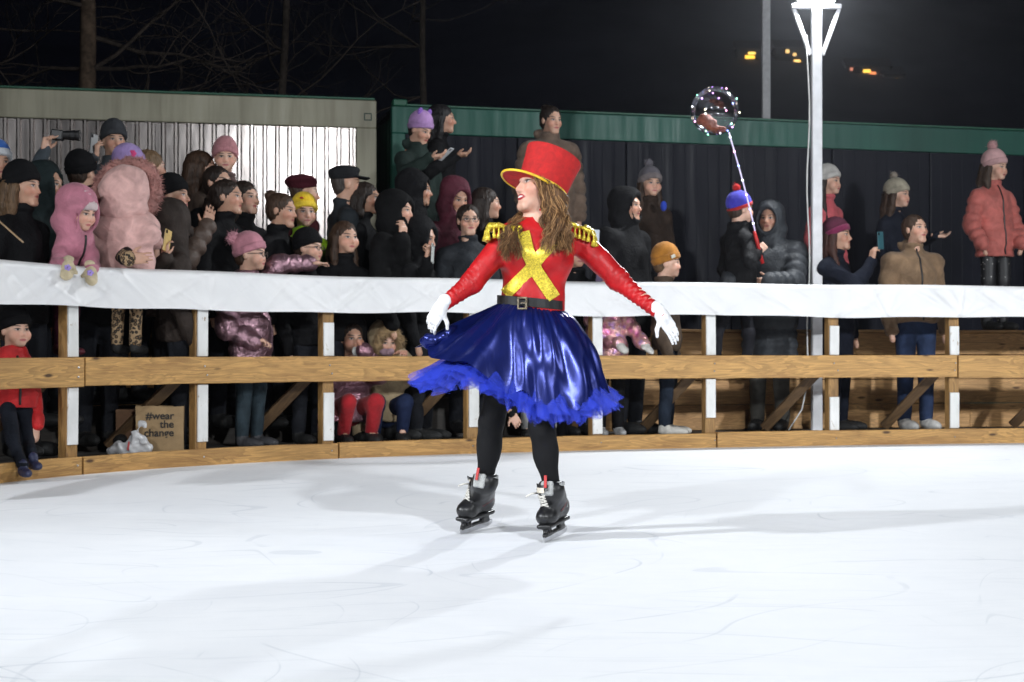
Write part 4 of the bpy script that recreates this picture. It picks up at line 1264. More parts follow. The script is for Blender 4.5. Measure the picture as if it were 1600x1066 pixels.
    return root, dict(hc=hc + root_p, Rh=Rh, R=R, nb=nb + root_p, wr=[w + root_p for w in WR], root_p=root_p, H=H, sj=sj)

def phone(c, R, label, col=(.02, .02, .025), screen=0.0, half=(.037, .0045, .076)):
    root = thing('phone', c, label, 'phone', 'phones held up by spectators')
    MB().box((0, 0, 0), half, R, .004).build('case', plain('phone_case_%s' % '_'.join('%.2f' % x for x in col), col, .3, nscale=40), root)
    MB().box(np.asarray(R) @ np.array([0, half[1] + .0006, 0]), (half[0] - .003, .0005, half[2] - .004), R).build('screen', plain('phone_screen', (.03, .03, .04), .15, emit=(.6, .7, .9), es=screen or .02), root)
    MB().box(np.asarray(R) @ np.array([-half[0] + .014, -half[1] - .001, half[2] - .018]), (.009, .0012, .012), R, .001).build('camera_bump', plain('phone_camera', (.01, .01, .01), .1), root)
    return root
# ------------------------------------------------------------------ the skater
SKY_ = 6.42
sk_base = np.array([0.03, SKY_, 0.0])
sk = thing('person', sk_base, 'skater in red tall hat, red top with gold cross straps and blue tulle skirt', 'person')
def sat(px, py, dy=0.0): return at(px, py, SKY_ + dy) - sk_base
RED = None
def satin(name, col, rough, bumpy, sheen=0.3, aniso=0.0, spec=0.5, nscale=14):
    m, nt, b = nodes_of(name)
    tc = nd(nt, 'ShaderNodeTexCoord').outputs['Object']
    n1 = noise(nt, tc, nscale, 3, 0.55, 0.8)
    nt.links.new(ramp(nt, n1, [(0.3, tuple(x * 0.8 for x in col)), (0.7, tuple(min(1, x * 1.15) for x in col))]), b.inputs['Base Color'])
    b.inputs['Roughness'].default_value = rough; b.inputs['Specular IOR Level'].default_value = spec
    b.inputs['Sheen Weight'].default_value = sheen; b.inputs['Sheen Tint'].default_value = (*[min(1, x * 1.5 + .1) for x in col], 1)
    bump(nt, b, n1, bumpy, 0.02)
    return m
REDV = satin('red_stretch_velvet', (0.44, 0.008, 0.011), 0.43, 0.14, 0.0, spec=.32)
REDH = satin('red_felt', (0.46, 0.008, 0.008), 0.8, 0.1, 0.05, nscale=40)
BLUE = satin('blue_satin', (0.006, 0.014, 0.135), 0.28, 0.08, 0.05, spec=0.7, nscale=11)
BLUE.node_tree.nodes['Principled BSDF'].inputs['Metallic'].default_value = 0.6
def glitter(name, col):
    m, nt, b = nodes_of(name)
    tc = nd(nt, 'ShaderNodeTexCoord').outputs['Object']
    vo = nd(nt, 'ShaderNodeTexVoronoi'); vo.inputs['Scale'].default_value = 190; nt.links.new(tc, vo.inputs[0])
    nt.links.new(mixc(nt, vo.outputs['Color'], tuple(x * .55 for x in col), tuple(min(1, x * 1.35) for x in col)), b.inputs['Base Color'])
    b.inputs['Metallic'].default_value = .45; b.inputs['Roughness'].default_value = .38
    bump(nt, b, vo.outputs['Color'], .8, .006)
    return m
GOLD = glitter('gold_sequin', (0.85, 0.60, 0.06))
YELL = satin('yellow_trim', (0.80, 0.50, 0.02), 0.45, 0.05)
TIGHT = satin('black_tights', (.004, .004, .005), .7, .1, 0.0, spec=.2)
BLACKL = plain('black_leather', (.008, .008, .009), .4)
def tulle_mat():
    m, nt, b = nodes_of('blue_tulle')
    tc = nd(nt, 'ShaderNodeTexCoord').outputs['Object']
    b.inputs['Base Color'].default_value = (0.018, 0.045, 0.55, 1); b.inputs['Roughness'].default_value = .6
    b.inputs['Sheen Weight'].default_value = .3; b.inputs['Sheen Tint'].default_value = (.2, .3, 1, 1)
    n1 = noise(nt, tc, 26, 3, .6)
    nt.links.new(ramp(nt, n1, [(.3, .30), (.7, .55)]), b.inputs['Alpha'])
    return m
TULLE = tulle_mat()
CHROME = plain('blade_steel', (.7, .7, .72), .22, 1.0)

hs = .99
Rk = rotm(-16)                                      # body turned a little to the left
Rhd = rotm(-62, 9, -4)                              # face turned left, tipped back
hc = sat(846, 293); 
nb = sat(846, 343)
SH = [sat(793, 372, -.03), sat(899, 371, .04)]; EL = [sat(737, 442, -.06), sat(966, 437, .0)]; WR = [sat(690, 479, -.10), sat(1032, 490, -.06)]
waist = sat(832, 470); pel = sat(830, 530); chest = sat(839, 395)
HIP = [sat(797, 540, .03), sat(852, 540, -.02)]; KN = [sat(768, 660, .07), sat(846, 668, -.07)]; AN = [sat(759, 748, .14), sat(862, 760, -.04)]
def torso(sd, gr=0.0):
    sd.ecap(pel, waist, .150 + gr, .118 + gr, Rk, .78, .05)
    sd.ecap(waist, chest, .116 + gr, .148 + gr, Rk, .70, .05)
    sd.ecap(chest, nb - np.array([0, 0, .07]), .146 + gr, .10 + gr, Rk, .66, .05)
    for sx in (-1, 1): sd.ell(chest + Rk @ np.array([sx * .062, -.068, -.018]), np.array([.066 + gr, .060 + gr, .062 + gr]), Rk, .035)
    sd.cap(SH[0] * .9 + SH[1] * .1, SH[1] * .9 + SH[0] * .1, .052 + gr, .052 + gr, .05)
    for i in (0, 1):
        sd.cap(SH[i], EL[i], .054 + gr, .045 + gr, .03); sd.cap(EL[i], WR[i], .044 + gr, .030 + gr, .02)
sd = SDF(1)
Rt = rotm(-60, 25, -3)
hb = sat(851, 290) + Rhd @ np.array([0, .030, .046]) * 1.13 + np.array([-.050, 0, -.066])
def under_hat(P): return ((P - hb) @ Rt)[..., 2] - .008
head_prims(sd, hc, Rhd, hs, True, 1.0)
sd.p.append((under_hat, np.zeros(3), np.zeros(3), .004, 'i'))
sd.cap(hc + Rhd @ np.array([0, .03, -.08]), nb, .047, .052, .03)
torso(sd, -.006)
hdir = [sat(664, 522, -.06) - WR[0], sat(1066, 540, -.04) - WR[1]]
hnor = [np.array([.55, .75, .35]), np.array([-.35, .85, -.35])]
for i in (0, 1): hand_prims(sd, WR[i], hdir[i], hnor[i], (1, -1)[i], .85, (20, 7)[i], .78, .02)
for i in (0, 1):
    sd.cap(HIP[i], KN[i], .070, .045, .04); sd.cap(KN[i], AN[i], .046, .032, .03); sd.cap(AN[i], AN[i] + np.array([0, .012, -.03]), .026, .022, .02)
    ca = KN[i] * .62 + AN[i] * .38; sd.ell(ca + np.array([0, .015, 0]), (.046, .046, .09), None, .03)
fine = [(hc - .16, hc + .16)] + [(WR[i] + hdir[i] * .5 - .1, WR[i] + hdir[i] * .5 + .1) for i in (0, 1)]
V, F = sd.mesh(.014, fine, .0048)
V = relax_mesh(V, F, 1, .3)
me = mesh_data('body', V, F); add_hp(me, hc, Rhd, hs)
obj('body', me, skin_mat((.60, .35, .26), (.32, .010, .02), (.035, .016, .008), True, .15), sk)
# red top
st = SDF(2); torso(st, .002)
st.p.append((lambda P: -(P[..., 2] - (waist[2] - .03)), np.zeros(3), np.zeros(3), .006, 'i')) if False else None
st2 = SDF(2)
st2.p = list(st.p)
st2.cap(nb - np.array([0, 0, .03]), nb + (hc - nb) * .50, .066, .060, .02)
def sleeve_wr(P):
    d = 0
    for i in (0, 1):
        ab = WR[i] - EL[i]; t = np.clip(((P - EL[i]) @ ab) / (ab @ ab), -.6, 1.1); r = np.linalg.norm(P - EL[i] - t[..., None] * ab, axis=-1)
        d = d + np.where(r < .1, .0068 * np.abs(np.sin(t * 30 + 7 * P[..., 2] + 1.2 * np.sin(P[..., 0] * 45 + P[..., 2] * 30))) * np.clip(t + .45, 0, 1), 0)
    return d
st2.mod(sleeve_wr); st2.wrinkle(.0017, 38, 4)
V, F = st2.mesh(.0062)
keep = (V[F].mean(1)[:, 2] > waist[2] - .045) | (np.abs(V[F].mean(1)[:, 0] - waist[0]) > .2)
V = relax_mesh(V, F, 1, .12)
used = np.unique(F[keep]); rm = np.full(len(V), -1); rm[used] = np.arange(len(used))
obj('top', mesh_data('top', V[used], rm[F[keep]]), REDV, sk)
# black choker line at the neck
sc = SDF(3); cc = nb + (hc - nb) * .56; ax = (hc - nb) / np.linalg.norm(hc - nb)
sc.cap(cc - ax * .006, cc + ax * .006, .0585, .0575, .005)
sdf_obj(sc, 'neck_band', TIGHT, sk, .007)

def front_pt(px, py, sdf=st, lift=.004):
    "surface of the torso seen at a photo pixel"
    ys = np.linspace(-.35, .15, 400)
    Q = np.stack([sat(px, py, y) for y in ys]); k = int(np.argmax(sdf.eval(Q) < lift)); return Q[k]
def band(name, pts, w, mat, n=26, lift=.006, th=.004):
    pts = np.array(pts, float); t = np.linspace(0, 1, len(pts)); tt_ = np.linspace(0, 1, n)
    cx = np.interp(tt_, t, pts[:, 0]); cy = np.interp(tt_, t, pts[:, 1]); dx = np.gradient(cx); dy = np.gradient(cy); l = np.hypot(dx, dy)
    P = np.zeros((n, 7, 3)); 
    for i in range(n):
        for j, u in enumerate(np.linspace(-1, 1, 7)):
            P[i, j] = front_pt(cx[i] - dy[i] / l[i] * w / 2 * u, cy[i] + dx[i] / l[i] * w / 2 * u, st, lift + .003 * (1 - u * u))
    P[:, :, 1] -= .0
    B = P.copy(); B[:, :, 1] += th + .004
    mb = MB().grid(P[:, ::-1]); mb.grid(B)
    return mb.build(name, mat, sk, smooth=True)
band('cross_strap', [(817, 362), (824, 392), (838, 424), (866, 466)], 21, GOLD, lift=.0075)
band('cross_strap', [(866, 378), (846, 398), (826, 424), (789, 460)], 19, GOLD, lift=.0035)
# belt and buckle
th = np.linspace(0, 2 * math.pi, 49)
wb = sat(829, 474)
def ring(rx, ry, z0, z1, tilt=0.10):
    P = np.zeros((48, 4, 3))
    for i in range(48):
        a = th[i]; 
        for j, (z, e) in enumerate(((z0, 0), (z0, .006), (z1, .006), (z1, 0))):
            q = Rk @ np.array([(rx + e) * math.cos(a), (ry + e) * math.sin(a), 0]); P[i, j] = wb + q + np.array([0, 0, z - tilt * q[0]])
    return P
MB().grid(ring(.137, .104, -.017, .020)[::-1], True).build('belt', BLACKL, sk, smooth=False)
bp = front_pt(816, 474, st, .012); Rb_ = Rk @ rotm(-8)
mb = MB()
for c, h in (((0, 0, .022), (.021, .003, .004)), ((0, 0, -.022), (.021, .003, .004)), ((.018, 0, 0), (.004, .003, .018)), ((-.018, 0, 0), (.004, .003, .018)), ((.006, -.002, 0), (.012, .002, .0025))):
    mb.box(np.array([bp[0], wb[1] - .119, bp[2]]) + Rb_ @ np.array(c), h, Rb_, .001)
mb.build('buckle', plain('buckle_metal', (.62, .52, .38), .25, .9), sk)

# skirt: hem radius and height by direction (0 = right, 90 = towards the camera ...)
def hemlut(pts):
    a = np.array([p[0] for p in pts]); o = np.argsort(a); a = a[o]; v = np.array([p[1:] for p in pts], float)[o]
    a = np.r_[a[-1] - 360, a, a[0] + 360]; v = np.vstack([v[-1], v, v[0]])
    return lambda q: np.stack([np.interp(q, a, v[:, k]) for k in range(v.shape[1])], -1)
hem = hemlut([(0, .34, .635), (25, .37, .600), (55, .34, .580), (80, .30, .575), (100, .30, .60), (116, .32, .66), (130, .39, .735), (142, .43, .765), (160, .48, .775), (180, .49, .805), (205, .46, .79), (235, .40, .72), (270, .36, .66), (320, .35, .64)])
def sm(f, q):
    return sum(f((q + d) % 360) * w for d, w in ((-14, .2), (-7, .2), (0, .2), (7, .2), (14, .2)))
rs = np.random.default_rng(4)
NA, NT = 288, 34
qa = np.arange(NA) * 360 / NA
HM = sm(hem, qa)
ph = rs.uniform(0, 6.28, 8)
a_ = np.radians(qa)
ridges = [(rs.uniform(0, 360), rs.uniform(3, 9), rs.uniform(.008, .030), rs.uniform(-.1, .5), rs.uniform(0, .35)) for _ in range(42)]
P = np.zeros((NA, NT, 3))
for j, t in enumerate(np.linspace(0, 1, NT)):
    lft = np.exp(-((np.abs((qa - 170 + 180) % 360 - 180)) / 55) ** 2)                       # the held-up side
    er = .80 + .22 * lft; ez = 1.22 - .30 * lft
    r = .117 + (HM[:, 0] - .135) * (t ** er)
    for (c_, w_, A_, tw, t0) in ridges:
        dq = (qa - (c_ + math.degrees(tw) * t * .6) + 180) % 360 - 180
        r = r + A_ * np.clip((t - t0 * .5) / (1 - t0 * .5), 0, 1) ** .8 * (np.exp(-(dq / (w_ * (.55 + .6 * t))) ** 2) - .05)
    r = r + .0045 * np.sin(44 * a_ + ph[3] + 2 * np.sin(5 * a_)) * max(0, 1 - t * 2.6) + .003 * np.sin(21 * a_ + 9 * t + ph[1]) + .030 * math.sin(math.pi * t ** .8) * (1 - .6 * lft)
    z = (wb[2] - .016 + .012 * lft) * (1 - t ** ez) + (HM[:, 1] + .016 * np.sin(7 * a_ + ph[4] + np.sin(3 * a_)) + .010 * np.sin(13 * a_ + ph[6])) * t ** ez
    fl = .80
    x = r * np.cos(a_); y = -r * fl * np.sin(a_)
    z = z + .007 * t * np.sin(11 * a_ + 5 * t + ph[5])
    P[:, j, 0] = wb[0] + x; P[:, j, 1] = wb[1] + y; P[:, j, 2] = z - .08 * x * (1 - t)
MB().grid(P[::-1], True).build('satin_skirt', BLUE, sk, smooth=True)
# the bunch of satin pinched in the glove
pin = sat(672, 533, -.03)
sp_ = SDF(4); sp_.ell(pin, (.034, .03, .026), None, .02); sp_.cap(pin, pin + np.array([.09, .02, .03]), .022, .035, .03); sp_.wrinkle(.004, 70, 4)
sdf_obj(sp_, 'gathered_satin', BLUE, sk, .007)
# tulle petticoat: ruffled layers
ptt = sk
for ly, (dz, dr, nf, seed) in enumerate(((-.046, .012, 26, 1), (-.062, -.01, 31, 2), (-.054, -.035, 28, 3), (-.074, -.06, 33, 4), (-.056, .022, 22, 5), (-.066, -.09, 29, 6), (-.036, .016, 35, 7))):
    rr = np.random.default_rng(seed); p5 = rr.uniform(0, 6.28, 6)
    n2, m2 = 360, 14
    q2 = np.arange(n2) * 360 / n2; A = np.radians(q2); H2 = sm(hem, q2)
    G = np.zeros((n2, m2, 3))
    for j, t in enumerate(np.linspace(.35, 1, m2)):
        u = (t - .35) / .65
        r = .08 + (H2[:, 0] - .10) * (t ** .9) - .035 * (1 - u) - .012 + (dr + .012) * u ** 6
        ruf = u ** 3
        r = r + ruf * (.020 * np.sin(nf * A + p5[0] + 2 * np.sin(3 * A) + 2 * u) + .024 * np.sin(nf * .5 * A + p5[1] + 3 * u + 1.5 * np.sin(4 * A)) + .010 * np.sin(nf * 1.9 * A + p5[2] - 4 * u))
        lift = np.where((q2 > 132) & (q2 < 220), -.085 * np.sin(np.radians((q2 - 132) / 88 * 180)), 0)
        zz_ = (wb[2] - .03) * (1 - t ** 1.25) + (H2[:, 1] + dz + lift) * t ** 1.25 + ruf * (.022 * np.sin(nf * .45 * A + p5[3] + np.sin(5 * A)) + .010 * np.sin(nf * 1.3 * A + p5[4]))
        G[:, j, 0] = wb[0] + r * np.cos(A); G[:, j, 1] = wb[1] - .8 * r * np.sin(A); G[:, j, 2] = zz_
    MB().grid(G[::-1], True).build('tulle_layer', TULLE, sk, smooth=True)
# tights over the legs
sl = SDF(6)
for i in (0, 1):
    sl.cap(HIP[i], KN[i], .076, .050, .04); sl.cap(KN[i], AN[i] , .051, .037, .03); ca = KN[i] * .62 + AN[i] * .38; sl.ell(ca + np.array([0, .015, 0]), (.051, .051, .09), None, .03)
sl.ecap(pel + np.array([0, 0, .05]), pel, .15, .155, Rk, .78, .04); sl.wrinkle(.001, 50, 2)
sdf_obj(sl, 'tights', TIGHT, sk, .012)
# white gloves
GLV = satin('white_glove', (.80, .80, .82), .55, .08, .2, nscale=30)
for i in (0, 1):
    sg = SDF(7); hand_prims(sg, WR[i], hdir[i], hnor[i], (1, -1)[i], .86, (20, 7)[i], .95, .02)
    d = hdir[i] / np.linalg.norm(hdir[i]); sg.cap(WR[i] - d * .03, WR[i] + d * .015, .028, .030, .01)
    sdf_obj(sg, 'glove', GLV, sk, .0048, relax=1)
# ---- tall hat with peak
def hat_pt(a, r, z, ry=1.12): return hb + Rt @ np.array([r * math.cos(a), r * ry * math.sin(a), z])
na = 56
rows = [(.085, .0), (.0965, -.002), (.1005, .06), (.1055, .12), (.1115, .163), (.1105, .1685), (.1075, .170), (.05, .169), (.001, .169)]
P = np.array([[hat_pt(2 * math.pi * i / na, r, z) for r, z in rows] for i in range(na)])
ht = MB().grid(P, True).build('hat', REDH, sk, smooth=False)
for p in ht.data.polygons: p.use_smooth = True
ht.data.set_sharp_from_angle(angle=math.radians(35))
# gold band and peak (the peak points where the face looks)
P = np.array([[hat_pt(2 * math.pi * i / na, r, z) for r, z in ((.0965, .001), (.0995, .002), (.1010, .020), (.099, .021))] for i in range(na)])
MB().grid(P, True).build('hat_band', YELL, ht, smooth=False)
def peak(r0f, z_off, n=26):
    top = []; 
    for i in range(n):
        a = math.radians(-90 + (i / (n - 1) - .5) * 158)
        w = math.cos((i / (n - 1) - .5) * math.pi) ** .7 if 0 < i < n - 1 else 0
        row = []
        for u in np.linspace(0, 1, 6):
            r = .0965 + .070 * w * u
            row.append(hat_pt(a, r, .004 - .004 * u * w + z_off))
        top.append(row)
    return np.array(top)
pk = peak(0, .0); pk2 = peak(0, -.004)
mb = MB().grid(pk); mb.grid(pk2[::-1])
mb.build('hat_peak', REDH, ht, smooth=True)
MB().tube(pk[:, -1] - Rt @ np.array([0, 0, .002]), .0052, 8).build('peak_trim', YELL, ht, smooth=True)
# ---- long wavy hair
rs = np.random.default_rng(21)
HA = hair_mat((.125, .062, .026)); HB = hair_mat((.36, .20, .085))
sh = SDF(9)
T = lambda x, y, z: hc + Rhd @ (np.array([x, y, z]) * hs)
sh.ell(T(0, .026, .020), np.array([.094, .104, .094]) * hs, Rhd, .02); sh.ell(T(0, .05, -.04), np.array([.088, .08, .085]) * hs, Rhd, .03)
for x_ in (1, -1): sh.cap(T(x_ * .07, .03, -.04), T(x_ * .085, .03, -.15), .032 * hs, .022 * hs, .03)
sh.ell(T(0, -.125, -.035), np.array([.074, .092, .105]) * hs, Rhd, .01, 's'); sh.ell(T(0, -.06, -.10), np.array([.10, .07, .07]) * hs, Rhd, .01, 's')
sh.p.append((lambda P: under_hat(P) + .004, np.zeros(3), np.zeros(3), .004, 'i'))
ho = sdf_obj(sh, 'hair', HA, sk, .008)
def lock(start, ctrl, r, n=16, wav=.012, seed=0):
    q = np.random.default_rng(seed); P0 = [np.asarray(start)] + [np.asarray(c) for c in ctrl]
    t = np.linspace(0, 1, len(P0)); tt_ = np.linspace(0, 1, n)
    pts = np.stack([np.interp(tt_, t, [p[k] for p in P0]) for k in range(3)], 1)
    for _ in range(2): pts[1:-1] = (pts[:-2] + 2 * pts[1:-1] + pts[2:]) / 4
    f = q.uniform(9, 17); ph_ = q.uniform(0, 6.28, 2)
    e = np.clip(tt_ * 2.2, 0, 1)
    pts[:, 0] += wav * e * np.sin(f * tt_ + ph_[0]); pts[:, 2] += wav * .4 * e * np.cos(f * tt_ + ph_[1]); pts[:, 1] += wav * .8 * e * np.cos(f * tt_ + ph_[0])
    return pts, r * np.clip(np.minimum(1.2 - tt_ * .9, .5 + 4 * tt_), .15, 1)
mbA, mbB = MB(), MB()
for cl_ in range(40):
    far = cl_ < 12
    if far:   # the side falling over her right shoulder (left in the picture)
        st_ = T(rs.uniform(-.085, -.03), rs.uniform(.0, .07), rs.uniform(-.10, -.02))
        ex = rs.uniform(782, 812)
        ctrl = [sat(rs.normal(812, 6), rs.uniform(342, 350), rs.uniform(-.05, .0)), sat(ex * .6 + 806 * .4, rs.uniform(358, 368), rs.uniform(-.13, -.08)), sat(ex, rs.uniform(380, 408), rs.uniform(-.16, -.12))]
    else:
        st_ = T(rs.uniform(.075, .10), rs.uniform(-.055, .12), .07)
        ex = 851 + 41 * ((cl_ - 12) / 28 + rs.uniform(-.06, .06)); st_ = T(rs.uniform(.072, .09), -.055 + .14 * (cl_ - 12) / 34 + rs.uniform(-.02, .02), .07)
        ctrl = [sat(850 + (ex - 850) * .62, rs.uniform(318, 332), rs.uniform(-.11, .0)), sat(855 + (ex - 850) * .85 + rs.normal() * 4, rs.uniform(345, 358), rs.uniform(-.15, -.05)), sat(ex, 398 - abs(ex - 872) * .5 + rs.uniform(-14, 8), rs.uniform(-.17, -.08))]
    k_ = under_hat(st_)
    if k_ > -.004: st_ = st_ - Rt @ np.array([0, 0, k_ + .004])
    wv = rs.uniform(.010, .018)
    for k in range(34):
        jt = rs.normal(size=(len(ctrl) + 1, 3)) * np.array([.010, .007, .006]); jt[0] *= .8
        pts, rr_ = lock(st_ + jt[0], [c_ + q_ for c_, q_ in zip(ctrl, jt[1:])], rs.uniform(.0012, .0028), 18, wv * rs.uniform(.85, 1.15), cl_)
        (mbB if rs.uniform() < (.12 if far else .25 + .4 * (cl_ % 3 == 0)) else mbA).tube(pts, rr_, 4, flat=.7, cap=False)
mbA.build('hair_locks', HA, ho, smooth=True); mbB.build('hair_highlights', HB, ho, smooth=True)
# ---- epaulettes with tassels
for i, (a, b_) in enumerate((((770, 347), (812, 349)), ((877, 356), (925, 372)))):
    pa, pb = sat(*a), sat(*b_)
    c = (pa + pb) / 2; c[1] = SH[i][1] - .005
    c[2] = SH[i][2] + .036
    ep = SDF(4); d = pb - pa; d[1] = 0; d /= np.linalg.norm(d); u = np.cross(np.array([0, 1.0, 0]), d) * -1; u = u if u[2] > 0 else -u
    Re = np.stack([d, np.array([0, 1.0, 0]), u], 1)
    ep.box(c + u * .006, (.066, .058, .009), Re, .007, .01); ep.ell(c + d * (-.055 if i == 0 else .055) + u * .004, (.03, .062, .018), Re, .015); ep.wrinkle(.003, 110, 4)
    eo = sdf_obj(ep, 'epaulette', GOLD, sk, .006)
    out = -1 if i == 0 else 1
    for k in range(11):
        y = (k / 10 - .5) * .13
        p = c + d * out * (.076 - .03 * abs(k / 10 - .5)) + np.array([0, y, 0]) + u * .004
        q = p + d * out * .012 + np.array([0, -.004, -.034]); e_ = q + np.array([rs.normal() * .004, rs.normal() * .004, -.024])
        MB().tube([p, (p + q) / 2 + d * out * .006, q, q - np.array([0, 0, .004]), e_], [.004, .004, .006, .0085, .0115], 7).build('tassel', GOLD, eo, smooth=True)
    for k in range(6):
        p = c + d * ((k / 5 - .5) * .10) + np.array([0, -.060, 0]) + u * .002
        q = p + np.array([0, -.008, -.026]); e_ = q + np.array([rs.normal() * .003, 0, -.020])
        MB().tube([p, (p + q) / 2 + np.array([0, -.006, 0]), q, q - np.array([0, 0, .004]), e_], [.004, .004, .005, .0075, .010], 7).build('tassel', GOLD, eo, smooth=True)
# ---- ice skates
def skate(an, yaw, tilt, px_b, py_b, toe=-3):
    R = rotm(yaw, toe, tilt)
    f = np.array([(px_b - 800) / FPX * (CAMZ * FPX / (py_b - HOR)), CAMZ * FPX / (py_b - HOR), 0.165 * math.sin(math.radians(-toe)) - .005]) - sk_base   # where the blade touches
    T = lambda x, y, z: f + R @ np.array([x, y, z])
    A = lambda x, y, z: T(x, y, z)
    bt = SDF(5)
    bt.cap(T(0, .055, .118), T(0, -.09, .104), .041, .037, .03); bt.ell(T(0, -.112, .105), (.041, .050, .036), R, .03)
    top = an + np.array([0, 0, -.005])
    bt.cap(T(0, .045, .13), top, .047, .051, .03); bt.cap(T(0, -.035, .150), top + R @ np.array([0, -.020, -.015]), .037, .044, .04)
    bt.p.append((lambda P: -(((P - f) @ R)[..., 2] - .074), np.zeros(3), np.zeros(3), .006, 'i'))
    bt.p.append((lambda P: (P[..., 2] - (top[2] + .03)) , np.zeros(3), np.zeros(3), .01, 'i'))
    bt.wrinkle(.001, 60, 3)
    o = sdf_obj(bt, 'ice_skate', BLACKL, sk, .007)
    hd = SDF(6)
    hd.box(T(0, -.02, .068), (.032, .135, .010), R, .008, .01)
    hd.box(T(0, -.105, .047), (.010, .034, .020), R, .006, .012); hd.box(T(0, .068, .047), (.010, .032, .020), R, .006, .012); hd.box(T(0, -.02, .030), (.0085, .135, .009), R, .006, .012)
    for y in (-.117, -.088): hd.cap(T(-.03, y, .049), T(.03, y, .049), .0075, .0075, .004, 's')
    sdf_obj(hd, 'blade_holder', plain('holder_plastic', (.012, .012, .013), .35), o, .006)
    bl = MB(); n = 16; P = []
    for i in range(n):
        y = -.165 + .31 * i / (n - 1); e_ = abs(i / (n - 1) - .5) * 2
        P.append([T(sx, y, z) for sx, z in ((-.0025, .026), (-.0025, .001 + .016 * max(0, e_ - .75) * 2), (.0025, .001 + .016 * max(0, e_ - .75) * 2), (.0025, .026), (-.0025, .026))])
    bl.grid(np.array(P)); bl.add(P[0][:4], [(0, 1, 2, 3)]); bl.add(P[-1][:4], [(3, 2, 1, 0)])
    bl.build('blade', CHROME, o)
    GREYT = fabric((.33, .335, .33), .8, 'cloth')
    tg = SDF(7); tv = R @ np.array([0, -1, 0])
    tq = top + tv * .058 + np.array([0, 0, .004])
    tg.box(tq, (.028, .009, .032), R @ rotm(0, 14, 0), .009, .01)
    to = sdf_obj(tg, 'tongue', GREYT, o, .006)
    MB().box(tq + tv * .011 + np.array([-.004, 0, .030]), (.006, .0025, .026), R @ rotm(0, 14, 0), .001).build('pull_tab', plain('red_tab', (.40, .02, .02), .6), to)
    cv = MB(); ct = top + np.array([0, 0, .016])
    P = np.array([[ct + R @ np.array([r * math.cos(a), r * math.sin(a) * 1.0, z]) for r, z in ((.050, -.008), (.0545, -.008), (.0545, .004), (.050, .004))] for a in np.linspace(math.radians(-35), math.radians(215), 24)])
    cv.grid(P).build('cuff_edge', GREYT, o)
    # ankle strap, buckle, laces in zigzag
    fr_ = lambda z, x: None
    LACE = plain('lace_white', (.62, .60, .55), .8)
    lc = MB()
    def surf(x, z):
        ys = np.linspace(-.24, .02, 200); Q = np.array([T(x, y, z) for y in ys]); dd = bt.eval(Q); k = int(np.argmax(dd < .003)) if (dd < .003).any() else int(np.argmin(dd)); return Q[k]
    zs_ = np.linspace(.150, .200, 5)
    for i in range(4):
        for s0 in (-1, 1): lc.tube([surf(s0 * .020, zs_[i]), surf(0, (zs_[i] + zs_[i+1]) / 2) + tv * .003, surf(-s0 * .020, zs_[i+1])], .0036, 5)
    lc.build('laces', LACE, o, smooth=True)
    for nm, z, w, hh, mt in (('strap', .232, .036, .011, plain('strap_black', (.015, .015, .016), .45)), ('buckle', .222, .020, .010, plain('strap_buckle', (.55, .50, .42), .4))):
        P = np.array([[surf(x, z + dz) + tv * (.004 if nm == 'strap' else .009) for dz in (-hh, hh)] for x in np.linspace(-w, w, 9)])
        B = P - tv * .006
        mb = MB().grid(P); mb.grid(B[::-1]); mb.build(nm, mt, o, smooth=True)
    def side(sx, y, z):
        xs_ = np.linspace(.09, 0, 160); Q = np.array([T(sx * x, y, z) for x in xs_]); dd = bt.eval(Q); k = int(np.argmax(dd < .002)) if (dd < .002).any() else int(np.argmin(dd)); return Q[k]
    for sx in (-1, 1):
        for nm, y0, z0, y1, z1, mt in (('side_stripe', .02, .125, .065, .215, GREYT), ('side_stripe', -.05, .118, .0, .15, plain('skate_red', (.30, .03, .04), .5))):
            P = np.array([[side(sx, y0 + (y1 - y0) * u + e, z0 + (z1 - z0) * u) for e in (-.005, .005)] for u in np.linspace(0, 1, 8)])
            mb = MB().grid(P); mb.grid(P[::-1]); mb.build(nm, mt, o, smooth=True)
    lo = MB(); q = surf(-.03, .205)
    lo.tube([q, q + R @ np.array([-.02, -.02, .0]), q + R @ np.array([-.045, -.02, -.012])], .004, 6).build('lace_end', LACE, o, smooth=True)
    return o
skate(AN[0], -26, 5, 745, 829)
skate(AN[1], -20, -3, 869, 841)
# ------------------------------------------------------------------ the crowd
BLK = (.0045, .0045, .0055); CHAR = (.014, .0145, .017); NAVYC = (.006, .008, .016); BRN = (.055, .036, .026)
DARKH = (.018, .011, .008); BROWNH = (.045, .024, .014); LBROWN = (.10, .058, .03)
def dep(px, o): return BD(px) + o
def leopard():
    m, nt, b = nodes_of('leopard_print')
    tc = nd(nt, 'ShaderNodeTexCoord').outputs['Object']
    v = nd(nt, 'ShaderNodeTexVoronoi'); v.inputs['Scale'].default_value = 42; nt.links.new(tc, v.inputs[0])
    r = ramp(nt, v.outputs['Distance'], [(.22, (.16, .09, .04)), (.30, (.012, .01, .008)), (.50, (.012, .01, .008)), (.56, (.33, .22, .12))])
    nt.links.new(r, b.inputs['Base Color']); b.inputs['Roughness'].default_value = .85
    return m
LEO = leopard()
def star_trousers():
    m, nt, b = nodes_of('spotted_trousers')
    tc = nd(nt, 'ShaderNodeTexCoord').outputs['Object']
    v = nd(nt, 'ShaderNodeTexVoronoi'); v.inputs['Scale'].default_value = 26; nt.links.new(tc, v.inputs[0])
    nt.links.new(ramp(nt, v.outputs['Distance'], [(.13, (.55, .52, .5)), (.17, (.010, .010, .012))]), b.inputs['Base Color'])
    return m
STAR = star_trousers()
